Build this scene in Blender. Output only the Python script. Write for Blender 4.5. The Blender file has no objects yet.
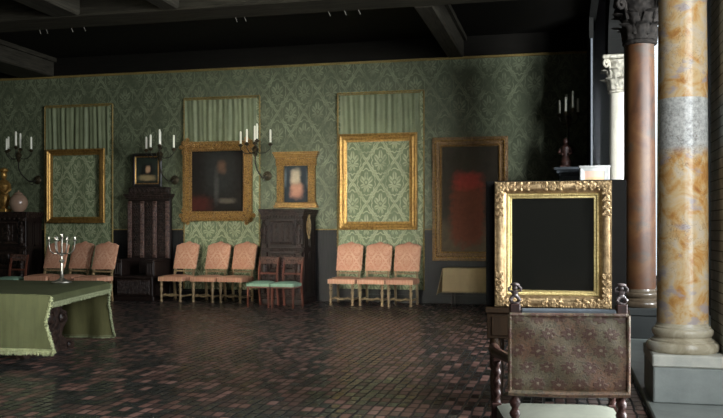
import bpy, math, random
from mathutils import Matrix, Vector
random.seed(7)
PI = math.pi
R = math.radians
sc = bpy.context.scene
COL = sc.collection
# ------------------------------------------------------------------ camera model (room axes: far wall is y = WALL)
F, HZ, CX, EYE = 845.0, 230.0, 361.5, 1.45
YAW = R(13.57)
CS, SN = math.cos(YAW), math.sin(YAW)
WALL = 16.6
TOPZ = 4.86          # top of the wallcloth, underside of the beams
CEILZ = 5.25

def at(px, py, Y):
    """world point on the plane y = Y that the photograph shows at (px, py)"""
    u = (px - CX) / F
    Z = Y / (CS + u * SN)
    return Vector((-Z * SN + u * Z * CS, Y, EYE - (py - HZ) * Z / F))

def onz(px, py, z):
    Z = (EYE - z) * F / (py - HZ)
    u = (px - CX) / F
    return Vector((-Z * SN + u * Z * CS, Z * CS + u * Z * SN, z))

def xs(px, Y):
    return at(px, HZ, Y).x

def zs(px, py, Y):
    return at(px, py, Y).z

# ------------------------------------------------------------------ mesh builder
class MB:
    def __init__(s):
        s.v = []; s.f = []; s.sm = []; s.M = Matrix.Identity(4)
    def add(s, vs, fs, smooth=False):
        o = len(s.v)
        s.v += [s.M @ Vector(p) for p in vs]
        s.f += [tuple(i + o for i in f) for f in fs]
        s.sm += [smooth] * len(fs)
        return s
    def box(s, x0, x1, y0, y1, z0, z1):
        vs = [(x0,y0,z0),(x1,y0,z0),(x1,y1,z0),(x0,y1,z0),(x0,y0,z1),(x1,y0,z1),(x1,y1,z1),(x0,y1,z1)]
        return s.add(vs, [(0,3,2,1),(4,5,6,7),(0,1,5,4),(1,2,6,5),(2,3,7,6),(3,0,4,7)])
    def bbox(s, x0, x1, y0, y1, z0, z1, b=0.01):
        """box with chamfered edges"""
        b = min(b, abs(x1-x0)*.45, abs(y1-y0)*.45, abs(z1-z0)*.45)
        X = (x0, x1); Y = (y0, y1); Z = (z0, z1)
        vs = []; idx = {}
        for i in (0,1):
            for j in (0,1):
                for k in (0,1):
                    sx = 1 if i == 0 else -1; sy = 1 if j == 0 else -1; sz = 1 if k == 0 else -1
                    idx[(i,j,k,0)] = len(vs); vs.append((X[i], Y[j]+sy*b, Z[k]+sz*b))
                    idx[(i,j,k,1)] = len(vs); vs.append((X[i]+sx*b, Y[j], Z[k]+sz*b))
                    idx[(i,j,k,2)] = len(vs); vs.append((X[i]+sx*b, Y[j]+sy*b, Z[k]))
        g = lambda *a: idx[a]
        fs = []
        for i in (0,1):
            q = [g(i,0,0,0), g(i,1,0,0), g(i,1,1,0), g(i,0,1,0)]; fs.append(q if i else q[::-1])
            q = [g(0,i,0,1), g(1,i,0,1), g(1,i,1,1), g(0,i,1,1)]; fs.append(q[::-1] if i else q)
            q = [g(0,0,i,2), g(1,0,i,2), g(1,1,i,2), g(0,1,i,2)]; fs.append(q if i else q[::-1])
        for j in (0,1):
            for k in (0,1):
                q = [g(0,j,k,1), g(1,j,k,1), g(1,j,k,2), g(0,j,k,2)]; fs.append(q if (j ^ k) else q[::-1])
                q = [g(j,0,k,0), g(j,1,k,0), g(j,1,k,2), g(j,0,k,2)]; fs.append(q[::-1] if (j ^ k) else q)
                q = [g(j,k,0,0), g(j,k,1,0), g(j,k,1,1), g(j,k,0,1)]; fs.append(q if (j ^ k) else q[::-1])
        for i in (0,1):
            for j in (0,1):
                for k in (0,1):
                    q = [g(i,j,k,0), g(i,j,k,1), g(i,j,k,2)]; fs.append(q if (i+j+k) % 2 else q[::-1])
        return s.add(vs, fs)
    def prism(s, poly, axis, a0, a1):
        n = len(poly)
        def mk(p, a):
            return {'x': (a, p[0], p[1]), 'y': (p[0], a, p[1]), 'z': (p[0], p[1], a)}[axis]
        vs = [mk(p, a0) for p in poly] + [mk(p, a1) for p in poly]
        fs = [tuple(range(n))[::-1], tuple(range(n, 2*n))]
        fs += [(i, (i+1) % n, n + (i+1) % n, n + i) for i in range(n)]
        return s.add(vs, fs)
    def lathe(s, prof, c=(0,0,0), seg=16, smooth=True, sx=1, sy=1):
        vs = []; fs = []
        n = len(prof)
        for r, z in prof:
            for k in range(seg):
                a = 2*PI*k/seg
                vs.append((c[0] + sx*r*math.cos(a), c[1] + sy*r*math.sin(a), c[2] + z))
        for i in range(n-1):
            for k in range(seg):
                k2 = (k+1) % seg
                fs.append((i*seg+k, i*seg+k2, (i+1)*seg+k2, (i+1)*seg+k))
        fs.append(tuple(range(seg))[::-1]); fs.append(tuple((n-1)*seg + k for k in range(seg)))
        return s.add(vs, fs, smooth)
    def twist(s, c, r, z0, z1, turns, seg=14, rings=40):
        """barley twist shaft: two-lobed section turning as it rises"""
        vs = []; fs = []
        for i in range(rings+1):
            t = i / rings; a0 = 2*PI*turns*t
            for k in range(seg):
                a = 2*PI*k/seg
                rr = r * (.80 + .24*math.cos(2*(a - a0)))
                vs.append((c[0] + rr*math.cos(a), c[1] + rr*math.sin(a), z0 + (z1-z0)*t))
        for i in range(rings):
            for k in range(seg):
                k2 = (k+1) % seg
                fs.append((i*seg+k, i*seg+k2, (i+1)*seg+k2, (i+1)*seg+k))
        fs.append(tuple(range(seg))[::-1]); fs.append(tuple(rings*seg + k for k in range(seg)))
        return s.add(vs, fs, True)
    def tube(s, pts, r, seg=8, smooth=True):
        pts = [Vector(p) for p in pts]; n = len(pts)
        rs = r if isinstance(r, (list, tuple)) else [r]*n
        vs = []; fs = []
        up = None
        for i in range(n):
            d = (pts[min(i+1, n-1)] - pts[max(i-1, 0)]).normalized()
            if up is None:
                up = Vector((0,0,1)) if abs(d.z) < .9 else Vector((1,0,0))
            a = d.cross(up).normalized(); b = a.cross(d).normalized(); up = b
            for k in range(seg):
                t = 2*PI*k/seg
                vs.append(pts[i] + (a*math.cos(t) + b*math.sin(t))*rs[i])
        for i in range(n-1):
            for k in range(seg):
                k2 = (k+1) % seg
                fs.append((i*seg+k, i*seg+k2, (i+1)*seg+k2, (i+1)*seg+k))
        fs.append(tuple(range(seg))[::-1]); fs.append(tuple((n-1)*seg+k for k in range(seg)))
        return s.add(vs, fs, smooth)
    def ball(s, c, r, sc3=(1,1,1), seg=12, rings=8):
        prof = []
        vs = []; fs = []
        for i in range(rings+1):
            t = -PI/2 + PI*i/rings
            rr = max(math.cos(t), .02)
            for k in range(seg):
                a = 2*PI*k/seg
                vs.append((c[0]+r*sc3[0]*rr*math.cos(a), c[1]+r*sc3[1]*rr*math.sin(a), c[2]+r*sc3[2]*math.sin(t)))
        for i in range(rings):
            for k in range(seg):
                k2 = (k+1) % seg
                fs.append((i*seg+k, i*seg+k2, (i+1)*seg+k2, (i+1)*seg+k))
        fs.append(tuple(range(seg))[::-1]); fs.append(tuple(rings*seg+k for k in range(seg)))
        return s.add(vs, fs, True)
    def slab(s, fn, nu, nv, off, smooth=True):
        """grid fn(u,v) -> point, thickened by the vector off"""
        off = Vector(off); vs = []; fs = []
        N = (nu+1)*(nv+1)
        for w in (0, 1):
            for j in range(nv+1):
                for i in range(nu+1):
                    vs.append(Vector(fn(i/nu, j/nv)) + off*w)
        g = lambda i, j, w: w*N + j*(nu+1) + i
        for j in range(nv):
            for i in range(nu):
                fs.append((g(i,j,0), g(i+1,j,0), g(i+1,j+1,0), g(i,j+1,0)))
                fs.append((g(i,j,1), g(i,j+1,1), g(i+1,j+1,1), g(i+1,j,1)))
        for i in range(nu):
            fs.append((g(i,0,0), g(i,0,1), g(i+1,0,1), g(i+1,0,0)))
            fs.append((g(i,nv,0), g(i+1,nv,0), g(i+1,nv,1), g(i,nv,1)))
        for j in range(nv):
            fs.append((g(0,j,0), g(0,j+1,0), g(0,j+1,1), g(0,j,1)))
            fs.append((g(nu,j,0), g(nu,j,1), g(nu,j+1,1), g(nu,j+1,0)))
        return s.add(vs, fs, smooth)
    def frame(s, w, h, prof, x0=None, z0=0.0):
        """picture moulding: prof is a closed list of (inset from the outer edge, distance out of the wall)"""
        if x0 is None: x0 = -w/2
        n = len(prof); vs = []; fs = []
        for (cx, cz, dx, dz) in ((x0, z0, 1, 1), (x0+w, z0, -1, 1), (x0+w, z0+h, -1, -1), (x0, z0+h, 1, -1)):
            for (i, d) in prof:
                vs.append((cx + dx*i, -d, cz + dz*i))
        for c in range(4):
            c2 = (c+1) % 4
            for i in range(n):
                i2 = (i+1) % n
                fs.append((c*n+i, c2*n+i, c2*n+i2, c*n+i2))
        return s.add(vs, fs)
    def build(s, name, material, parent=None, loc=(0,0,0), sharp=35):
        me = bpy.data.meshes.new(name)
        me.from_pydata([tuple(p) for p in s.v], [], s.f)
        me.polygons.foreach_set('use_smooth', s.sm)
        me.update()
        import bmesh
        bm = bmesh.new(); bm.from_mesh(me)
        bmesh.ops.recalc_face_normals(bm, faces=bm.faces)
        bm.to_mesh(me); bm.free()
        if any(s.sm):
            me.set_sharp_from_angle(angle=R(sharp))
        me.materials.append(material)
        o = bpy.data.objects.new(name, me)
        COL.objects.link(o)
        o.location = loc
        if parent: o.parent = parent
        return o

def tag(o, label=None, cat=None, group=None, kind=None):
    if label: o['label'] = label
    if cat: o['category'] = cat
    if group: o['group'] = group
    if kind: o['kind'] = kind
    return o
def thing(name, label, cat, loc=(0,0,0), rz=0.0, group=None):
    o = bpy.data.objects.new(name, None); COL.objects.link(o)
    o.empty_display_size = .1
    o.location = loc; o.rotation_euler = (0, 0, rz)
    return tag(o, label, cat, group)
def struct(name, mb, m, **k):
    return tag(mb.build(name, m, **k), kind='structure')
def copy_tree(o, parent=None):
    c = o.copy(); COL.objects.link(c)
    if parent: c.parent = parent
    for ch in list(o.children): copy_tree(ch, c)
    return c

# ------------------------------------------------------------------ materials
class NT:
    def __init__(s, name):
        s.mat = bpy.data.materials.new(name); s.mat.use_nodes = True
        s.t = s.mat.node_tree
        s.b = s.t.nodes['Principled BSDF']; s.out = s.t.nodes['Material Output']
        s._o = None
    def n(s, typ, **kw):
        nd = s.t.nodes.new(typ)
        for k, v in kw.items():
            setattr(nd, k, v)
        return nd
    def put(s, sock, v):
        if isinstance(v, bpy.types.NodeSocket): s.t.links.new(v, sock)
        elif isinstance(v, (tuple, list)) and len(v) == 3 and sock.type == 'RGBA': sock.default_value = (*v, 1)
        else: sock.default_value = v
    def m(s, op, a, b=None, c=None):
        nd = s.n('ShaderNodeMath', operation=op)
        for i, x in enumerate((a, b, c)):
            if x is not None: s.put(nd.inputs[i], x)
        return nd.outputs[0]
    def obj(s):
        if s._o is None: s._o = s.n('ShaderNodeTexCoord').outputs['Object']
        return s._o
    def xyz(s, v=None):
        nd = s.n('ShaderNodeSeparateXYZ'); s.put(nd.inputs[0], v if v is not None else s.obj()); return nd.outputs
    def comb(s, x, y, z=0.0):
        nd = s.n('ShaderNodeCombineXYZ')
        for i, q in enumerate((x, y, z)): s.put(nd.inputs[i], q)
        return nd.outputs[0]
    def noise(s, scale, detail=4, rough=.55, vec=None, dist=0.0):
        nd = s.n('ShaderNodeTexNoise'); s.put(nd.inputs['Vector'], vec if vec is not None else s.obj())
        nd.inputs['Scale'].default_value = scale; nd.inputs['Detail'].default_value = detail
        nd.inputs['Roughness'].default_value = rough; nd.inputs['Distortion'].default_value = dist
        return nd.outputs[0]
    def scaled(s, sx, sy, sz):
        nd = s.n('ShaderNodeMapping'); s.put(nd.inputs[0], s.obj()); nd.inputs['Scale'].default_value = (sx, sy, sz); return nd.outputs[0]
    def ramp(s, fac, stops, interp='LINEAR'):
        nd = s.n('ShaderNodeValToRGB'); cr = nd.color_ramp; cr.interpolation = interp
        while len(cr.elements) < len(stops): cr.elements.new(.5)
        for e, (p, c) in zip(cr.elements, stops):
            e.position = p
        for i, (p, c) in enumerate(stops):
            cr.elements[i].color = (*c, 1) if len(c) == 3 else c
        s.put(nd.inputs[0], fac); return nd.outputs[0]
    def mix(s, fac, a, b, blend='MIX'):
        nd = s.n('ShaderNodeMix', data_type='RGBA', blend_type=blend)
        s.put(nd.inputs[0], fac); s.put(nd.inputs[6], a); s.put(nd.inputs[7], b); return nd.outputs[2]
    def smooth(s, x, lo, hi):
        nd = s.n('ShaderNodeMapRange', interpolation_type='SMOOTHSTEP')
        s.put(nd.inputs[0], x); nd.inputs[1].default_value = lo; nd.inputs[2].default_value = hi; return nd.outputs[0]
    def bump(s, h, strength, dist=.01):
        nd = s.n('ShaderNodeBump'); s.put(nd.inputs['Height'], h)
        nd.inputs['Strength'].default_value = strength; nd.inputs['Distance'].default_value = dist
        s.t.links.new(nd.outputs[0], s.b.inputs['Normal'])
    def set(s, col=None, rough=None, metal=None, spec=None, coat=None, sheen=None):
        for k, v in (('Base Color', col), ('Roughness', rough), ('Metallic', metal), ('Specular IOR Level', spec), ('Coat Weight', coat), ('Sheen Weight', sheen)):
            if v is not None: s.put(s.b.inputs[k], v)
        return s.mat

def plain(name, a, b=None, rough=.6, metal=0.0, scale=6, bump=0.0, bscale=None, stretch=None, spec=.5, coat=None):
    t = NT(name)
    b = b or tuple(x*.7 for x in a)
    v = t.scaled(*stretch) if stretch else None
    n = t.noise(scale, 5, .6, v)
    t.set(t.ramp(n, [(.3, b), (.7, a)]), rough, metal, spec, coat)
    if bump: t.bump(t.noise(bscale or scale*4, 4, .6, v), bump)
    return t.mat

def damask_mask(t, u, v):
    """half-drop damask: palmette medallions inside a scalloped ogee lattice"""
    ab = lambda x: t.m('ABSOLUTE', x)
    ctr = lambda x: t.m('MULTIPLY', t.m('SUBTRACT', t.m('FRACT', x), .5), 2.0)
    xa, ya = ctr(u), ctr(v)
    xb, yb = ctr(t.m('ADD', u, .5)), ctr(t.m('ADD', v, .5))
    da = t.m('ADD', ab(xa), ab(ya))
    sel = t.m('LESS_THAN', da, 1.0)
    pick = lambda p, q: t.m('ADD', t.m('MULTIPLY', sel, p), t.m('MULTIPLY', t.m('SUBTRACT', 1.0, sel), q))
    X, Y = pick(xa, xb), pick(ya, yb)
    d = t.m('ADD', ab(X), ab(Y))
    r = t.m('SQRT', t.m('ADD', t.m('MULTIPLY', X, X), t.m('MULTIPLY', Y, Y)))
    th = t.m('ARCTAN2', X, t.m('ADD', Y, .12))
    co = lambda k: t.m('COSINE', t.m('MULTIPLY', th, k))
    below = lambda x, e: t.m('SUBTRACT', 1.0, t.smooth(x, -e, e))
    pet = below(t.m('SUBTRACT', r, t.m('MULTIPLY_ADD', t.m('POWER', ab(co(3.5)), .7), .36, .14)), .03)
    vein = below(t.m('SUBTRACT', t.m('POWER', ab(co(3.5)), .7), .955), .03)
    pet = t.m('MULTIPLY', pet, t.m('MULTIPLY_ADD', vein, .7, .3))
    eye_ = below(t.m('SUBTRACT', ab(t.m('SUBTRACT', r, .11)), .03), .02)
    pet = t.m('MULTIPLY', pet, t.m('SUBTRACT', 1.0, eye_))
    ring = below(t.m('SUBTRACT', ab(t.m('SUBTRACT', r, t.m('MULTIPLY_ADD', ab(co(6)), .07, .575))), .028), .02)
    og = t.smooth(t.m('MULTIPLY_ADD', ab(co(10)), .05, d), .90, .95)
    og2 = t.m('SUBTRACT', 1.0, t.smooth(t.m('MULTIPLY_ADD', ab(co(10)), .02, d), .975, 1.0))
    og = t.m('MULTIPLY', og, t.m('MULTIPLY_ADD', og2, .6, .4))
    return t.m('MAXIMUM', pet, t.m('MAXIMUM', ring, og))

def damask(name, ground, figure, pu, pv, axes='xz', rough=.55, bump=.12, fade=.35, spec=.3, wear=3.0):
    t = NT(name)
    o = t.xyz(); ix = {'x': 0, 'y': 1, 'z': 2}
    u = t.m('MULTIPLY', o[ix[axes[0]]], 1/pu); v = t.m('MULTIPLY', o[ix[axes[1]]], 1/pv)
    wob = t.noise(9, 2)
    u = t.m('ADD', u, t.m('MULTIPLY', t.m('SUBTRACT', wob, .5), .07))
    v = t.m('ADD', v, t.m('MULTIPLY', t.m('SUBTRACT', t.noise(11, 2), .5), .05))
    mk = damask_mask(t, u, v)
    n = t.noise(wear, 5, .65)
    f2 = t.m('MULTIPLY', mk, t.smooth(n, .25, .25+fade))
    g = t.mix(t.noise(wear*.4, 3), tuple(x*.82 for x in ground), tuple(x*1.15 for x in ground))
    t.set(t.mix(f2, g, figure), rough, 0, spec)
    t.bump(t.m('ADD', t.m('MULTIPLY', mk, .5), t.m('MULTIPLY', t.noise(160, 2), .5)), bump, .004)
    return t.mat

def velvet(name, a, b, rough=.75, scale=2.0, bump=.2):
    t = NT(name)
    st = t.noise(18, 4, .6, t.scaled(1, 1, .12))
    n = t.noise(scale, 5, .65)
    f = t.m('MULTIPLY_ADD', st, .5, t.m('MULTIPLY', n, .5))
    t.set(t.ramp(f, [(.34, b), (.66, a)]), rough, 0, .2)
    t.bump(t.noise(120, 3), bump, .004)
    return t.mat

def gilt(name, a=(.43,.25,.07), b=(.13,.065,.02), rough=.38, scale=26, bump=.5, metal=.75):
    t = NT(name)
    n = t.noise(scale, 6, .7)
    n2 = t.noise(3, 3)
    f = t.m('MULTIPLY_ADD', n, .7, t.m('MULTIPLY', n2, .3))
    t.set(t.ramp(f, [(.33, b), (.60, a)]), rough, metal)
    t.bump(n, bump, .008)
    return t.mat

def carved(name, a, b, scale=22, rough=.42, bump=.8, spec=.5):
    t = NT(name)
    v = t.n('ShaderNodeTexVoronoi', feature='SMOOTH_F1'); t.put(v.inputs['Vector'], t.obj()); v.inputs['Scale'].default_value = scale
    d = v.outputs['Distance']
    n = t.noise(scale*.8, 5, .6)
    f = t.m('MULTIPLY_ADD', d, -.6, t.m('ADD', n, .25))
    t.set(t.ramp(f, [(.25, b), (.65, a)]), rough, 0, spec)
    t.bump(t.m('ADD', t.m('MULTIPLY', d, -1.0), t.m('MULTIPLY', n, .4)), bump, .02)
    return t.mat

def wood(name, a, b, rough=.4, grain='z', bump=.12, spec=.5):
    t = NT(name)
    sc3 = {'z': (9, 9, .7), 'x': (.7, 9, 9), 'y': (9, .7, 9)}[grain]
    n = t.noise(3.2, 6, .6, t.scaled(*sc3), .6)
    t.set(t.ramp(n, [(.3, b), (.68, a)]), rough, 0, spec)
    t.bump(n, bump, .004)
    return t.mat

def marble(name, stops, vein, scale=2.2, rough=.22, band=None, bandcol=None, vein2=None, vscale=5.0):
    t = NT(name)
    n = t.noise(scale, 7, .62, None, .7)
    col = t.ramp(n, stops)
    if vein2:
        pt = t.smooth(t.noise(scale*.8, 4, .6, t.scaled(1, 1, 1.7)), .54, .66)
        col = t.mix(t.m('MULTIPLY', pt, .85), col, vein2)
    if band:
        z = t.xyz()[2]
        zz = t.m('ADD', z, t.m('MULTIPLY', t.m('SUBTRACT', t.noise(3, 3), .5), .10))
        bm_ = t.m('MULTIPLY', t.smooth(zz, band[0]-.06, band[0]+.06), t.m('SUBTRACT', 1.0, t.smooth(z, band[1]-.004, band[1]+.004)))
        sp = t.ramp(t.noise(34, 5, .8), [(.35, tuple(x*.45 for x in bandcol)), (.6, bandcol)])
        col = t.mix(bm_, col, sp)
    d = t.noise(vscale, 5, .6, None, 1.8)
    ln = t.m('ABSOLUTE', t.m('SUBTRACT', d, .5))
    vm = t.m('SUBTRACT', 1.0, t.smooth(ln, .0, .012))
    vm = t.m('MULTIPLY', vm, t.smooth(t.noise(1.7, 2), .45, .62))
    col = t.mix(t.m('MULTIPLY', vm, .75), col, vein)
    t.set(col, rough, 0, .5)
    t.bump(t.noise(40, 4), .06, .004)
    return t.mat

def canvas(name, ground, blobs, mottling=.35):
    """loose fields of oil colour on a canvas: blobs are (cx, cz, rx, rz, colour, softness)"""
    t = NT(name)
    o = t.xyz()
    nz = t.noise(9, 4)
    col = t.mix(t.noise(5, 5), tuple(x*(1-mottling) for x in ground), tuple(x*(1+mottling) for x in ground))
    for (cx, cz, rx, rz, c, soft) in blobs:
        dx = t.m('DIVIDE', t.m('SUBTRACT', o[0], cx), rx); dz = t.m('DIVIDE', t.m('SUBTRACT', o[2], cz), rz)
        d = t.m('POWER', t.m('ADD', t.m('POWER', t.m('ABSOLUTE', dx), 3.0), t.m('POWER', t.m('ABSOLUTE', dz), 3.0)), 1/3)
        d = t.m('ADD', d, t.m('MULTIPLY', t.m('SUBTRACT', nz, .5), .9))
        k = t.m('SUBTRACT', 1.0, t.smooth(d, 1-soft, 1+soft))
        cc = t.mix(t.noise(14, 4), tuple(x*.6 for x in c), tuple(x*1.25 for x in c))
        col = t.mix(k, col, cc)
    t.set(col, .6, 0, .12)
    return t.mat

M = {}
M['wallcloth'] = damask('green silk damask wallcloth', (.064,.075,.042), (.168,.185,.112), .58, .86, 'xz', fade=.5)
M['panelcloth'] = damask('pale sage damask', (.118,.142,.074), (.285,.305,.18), .58, .86, 'xz', fade=.3)
M['curtain'] = velvet('plain sage silk', (.180,.198,.110), (.105,.122,.068), .5, 3.0, .08)
M['pink'] = damask('rose damask upholstery', (.46,.215,.130), (.62,.40,.27), .30, .42, 'xz', fade=.5, bump=.15)
M['pinkseat'] = damask('rose damask seat cloth', (.46,.215,.130), (.60,.38,.26), .30, .42, 'xy', fade=.5, bump=.15)
M['mint'] = velvet('mint green seat silk', (.19,.30,.215), (.15,.235,.17), .6, 3, .05)
M['tablegreen'] = velvet('green velvet', (.070,.076,.034), (.042,.047,.021), .7, 1.6, .2)
M['fringe'] = velvet('pale green fringe', (.24,.26,.15), (.13,.14,.075), .8, 30, .8)
M['lining'] = velvet('olive lining', (.120,.112,.045), (.060,.058,.022), .8, 2)
M['beige'] = velvet('tan wool cloth', (.38,.28,.145), (.29,.21,.11), .85, 2, .15)
M['gilt'] = gilt('gilded moulding')
M['giltdark'] = carved('aged gilded carving', (.36,.20,.058), (.10,.05,.015), 58, .42, 1.0)
M['giltdark'].node_tree.nodes['Principled BSDF'].inputs['Metallic'].default_value = .6
M['giltbright'] = gilt('bright gilded carving', (.54,.385,.205), (.16,.095,.04), .36, 24, .6, .7)
M['giltinner'] = gilt('pale gilt sight edge', (.80,.66,.30), (.40,.28,.10), .35, 60, .8, .7)
M['giltbrown'] = carved('toned brown gilt moulding', (.24,.13,.042), (.08,.04,.014), 50, .45, .7)
M['braid'] = gilt('gold braid', (.27,.19,.055), (.07,.05,.015), .6, 50, .8, .3)
M['goldbrown'] = gilt('toned gilt inner moulding', (.27,.15,.045), (.09,.045,.014), .4, 34, .6)
M['ebony'] = wood('ebonised wood', (.012,.010,.009), (.005,.004,.003), .38, 'z', .12, .3)
M['oak'] = wood('dark carved oak', (.014,.0075,.006), (.005,.003,.0025), .48, 'z', .12, .2)
M['oakcarve'] = carved('carved dark oak', (.026,.015,.011), (.005,.003,.0025), 22, .48, .8, .2)
M['oakred'] = carved('carved red-brown pilaster oak', (.095,.048,.034), (.022,.010,.007), 26, .42, .8, .3)
M['mahog'] = wood('red mahogany', (.125,.036,.020), (.050,.014,.009), .35)
M['chairwood'] = wood('worn walnut with gilding', (.29,.20,.10), (.12,.08,.04), .45)
M['iron'] = plain('dark iron', (.030,.026,.020), None, .5, .6)
M['bronze'] = plain('bronzed iron', (.08,.06,.03), (.03,.025,.015), .45, .7, 30)
M['wax'] = plain('ivory candle wax', (.80,.78,.66), (.74,.71,.58), .5, 0, 8)
M['silver'] = plain('tarnished silver', (.36,.345,.30), (.20,.19,.16), .45, 1.0, 30)
M['wainscot'] = wood('dark stained wainscot', (.013,.012,.012), (.006,.006,.006), .5, 'z', .12, .2)
M['ceil'] = wood('blackened ceiling boards', (.007,.006,.0045), (.0035,.003,.002), .8, 'x', .1, .1)
M['beam'] = wood('weathered grey beam', (.042,.037,.026), (.014,.012,.008), .8, 'x', .5, .12)
M['beamy'] = wood('weathered grey cross beam', (.040,.036,.026), (.014,.012,.009), .8, 'y', .5, .12)
M['stone'] = plain('grey plinth stone', (.30,.32,.30), (.21,.23,.215), .5, 0, 5, .12, 60)
M['stonelight'] = plain('pale plinth slab', (.58,.56,.48), (.42,.42,.37), .5, 0, 7, .15, 60)
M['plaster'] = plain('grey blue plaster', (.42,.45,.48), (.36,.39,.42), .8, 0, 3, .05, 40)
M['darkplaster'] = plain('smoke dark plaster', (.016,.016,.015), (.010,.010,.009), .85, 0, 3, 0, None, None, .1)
M['basestone'] = marble('grey brown column base marble', [(.3,(.30,.25,.16)),(.55,(.50,.44,.32)),(.75,(.60,.57,.50))], (.15,.12,.08), 6)
M['marble'] = marble('ochre marble', [(.30,(.36,.13,.04)),(.42,(.55,.29,.09)),(.52,(.62,.44,.23)),(.62,(.60,.49,.35)),(.76,(.46,.37,.31))], (.14,.07,.045), 5.6, .2, (2.04,2.47), (.60,.59,.55), (.40,.34,.34), 7.0)
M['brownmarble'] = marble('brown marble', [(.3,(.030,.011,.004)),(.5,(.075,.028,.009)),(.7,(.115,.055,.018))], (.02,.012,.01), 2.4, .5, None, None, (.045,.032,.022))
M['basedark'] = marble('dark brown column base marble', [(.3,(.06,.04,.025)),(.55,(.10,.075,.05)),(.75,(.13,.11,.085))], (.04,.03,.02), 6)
M['stonedark'] = plain('dark plinth stone', (.035,.038,.037), (.022,.025,.024), .6, 0, 5, .12, 60)
M['palemarble'] = marble('pale cream marble', [(.3,(.58,.54,.44)),(.7,(.72,.68,.57))], (.45,.38,.28), 2.0, .3)
M['capital'] = carved('weathered capital stone', (.58,.54,.44), (.20,.18,.14), 18, .7, .6)
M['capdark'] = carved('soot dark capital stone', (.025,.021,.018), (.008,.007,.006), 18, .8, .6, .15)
M['blackboard'] = plain('black painted board', (.006,.0055,.005), (.004,.0035,.003), .7, 0, 6, 0, None, None, .15)
M['deskwood'] = wood('dark brown desk wood', (.036,.019,.008), (.014,.008,.004), .45, 'z', .12, .25)
M['finial'] = carved('dark red carved wood', (.10,.078,.074), (.03,.02,.019), 30, .38, .5)
M['redwood'] = wood('dark red chair wood', (.055,.022,.017), (.020,.009,.007), .45, 'z', .12, .3)
M['seatpale'] = velvet('pale grey-green seat cloth', (.15,.155,.12), (.12,.125,.10), .8, 2, .08)
M['terracotta'] = plain('dark red carved figure', (.05,.018,.012), (.02,.008,.006), .5, 0, 14, .5)
M['slate'] = plain('blue grey painted wood', (.085,.10,.115), (.05,.06,.07), .5, 0, 9, .1)
M['greyframe'] = plain('grey moulded frame', (.55,.55,.52), (.42,.42,.40), .45, 0, 12)
M['jar'] = plain('mauve brown glazed jar', (.25,.165,.115), (.19,.12,.085), .22, 0, 5)
M['peg'] = plain('pale peg wood', (.20,.19,.16), (.15,.14,.12), .6)

t = NT('black picture glass')          # dark glazed board
t.set((.009,.009,.0075), .12, 0, .35)
M['blackglass'] = t.mat
t = NT('window glass')
tr = t.n('ShaderNodeBsdfTransparent'); gl = t.n('ShaderNodeBsdfGlossy'); gl.inputs['Roughness'].default_value = .02
mx = t.n('ShaderNodeMixShader'); mx.inputs[0].default_value = .06
t.t.links.new(tr.outputs[0], mx.inputs[1]); t.t.links.new(gl.outputs[0], mx.inputs[2]); t.t.links.new(mx.outputs[0], t.out.inputs['Surface'])
M['glass'] = t.mat

# floor: small glazed rectangular tiles, each fired a different dark grey or red
t = NT('dark red and grey floor tiles')
o = t.xyz(); TW, TL = .090, .170
jog = t.noise(5, 2)
fx = t.m('DIVIDE', t.m('ADD', o[0], t.m('MULTIPLY', t.m('SUBTRACT', jog, .5), .04)), TW)
fy = t.m('DIVIDE', t.m('ADD', o[1], t.m('MULTIPLY', t.m('SUBTRACT', jog, .5), .03)), TL)
wn = t.n('ShaderNodeTexWhiteNoise', noise_dimensions='2D')
t.put(wn.inputs['Vector'], t.comb(t.m('FLOOR', fx), t.m('FLOOR', fy)))
rnd = wn.outputs['Value']
area = t.noise(.33, 2, .5)
prob = t.m('ADD', t.m('MULTIPLY', rnd, .72), t.m('ADD', t.m('MULTIPLY', area, .30), t.m('MULTIPLY', t.smooth(o[0], -6.0, .5), .13)))
tone = t.ramp(prob, [(.32,(.018,.021,.020)),(.52,(.034,.036,.033)),(.66,(.080,.040,.032)),(.80,(.19,.088,.068)),(.95,(.34,.18,.145))])
tone = t.mix(t.m('MULTIPLY', t.noise(30, 4), .5), tone, (.03,.028,.026))
ex = t.m('ABSOLUTE', t.m('SUBTRACT', t.m('FRACT', fx), .5)); ey = t.m('ABSOLUTE', t.m('SUBTRACT', t.m('FRACT', fy), .5))
gx = t.smooth(ex, .35, .44); gy = t.smooth(ey, .395, .46)
gr = t.m('MAXIMUM', gx, gy)
t.set(t.mix(gr, tone, (.007,.008,.0075)), t.m('ADD', t.m('MULTIPLY_ADD', wn.outputs['Value'], .18, .18), t.m('MULTIPLY', gr, .35)), 0, .5)
ws = t.xyz(wn.outputs['Color'])
til = t.m('ADD', t.m('MULTIPLY', t.m('SUBTRACT', ws[0], .5), t.m('FRACT', fx)), t.m('MULTIPLY', t.m('SUBTRACT', ws[1], .5), t.m('MULTIPLY', t.m('FRACT', fy), 1.6)))
hgt = t.m('ADD', t.m('MULTIPLY_ADD', til, 1.2, t.m('SUBTRACT', 1.0, gr)), t.m('ADD', t.m('MULTIPLY', rnd, .35), t.m('MULTIPLY', t.noise(16, 3), .7)))
t.bump(hgt, .45, .006)
M['floor'] = t.mat

# stone pier of thin courses
t = NT('thin grey stone courses')
o = t.xyz()
fz = t.m('FRACT', t.m('DIVIDE', o[2], .085))
jn = t.smooth(t.m('ABSOLUTE', t.m('SUBTRACT', fz, .5)), .42, .48)
t.set(t.mix(jn, t.ramp(t.noise(6, 5), [(.3,(.16,.17,.16)),(.7,(.30,.31,.29))]), (.012,.012,.012)), .7)
t.bump(t.m('SUBTRACT', 1.0, jn), .5, .01)
M['courses'] = t.mat

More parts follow.
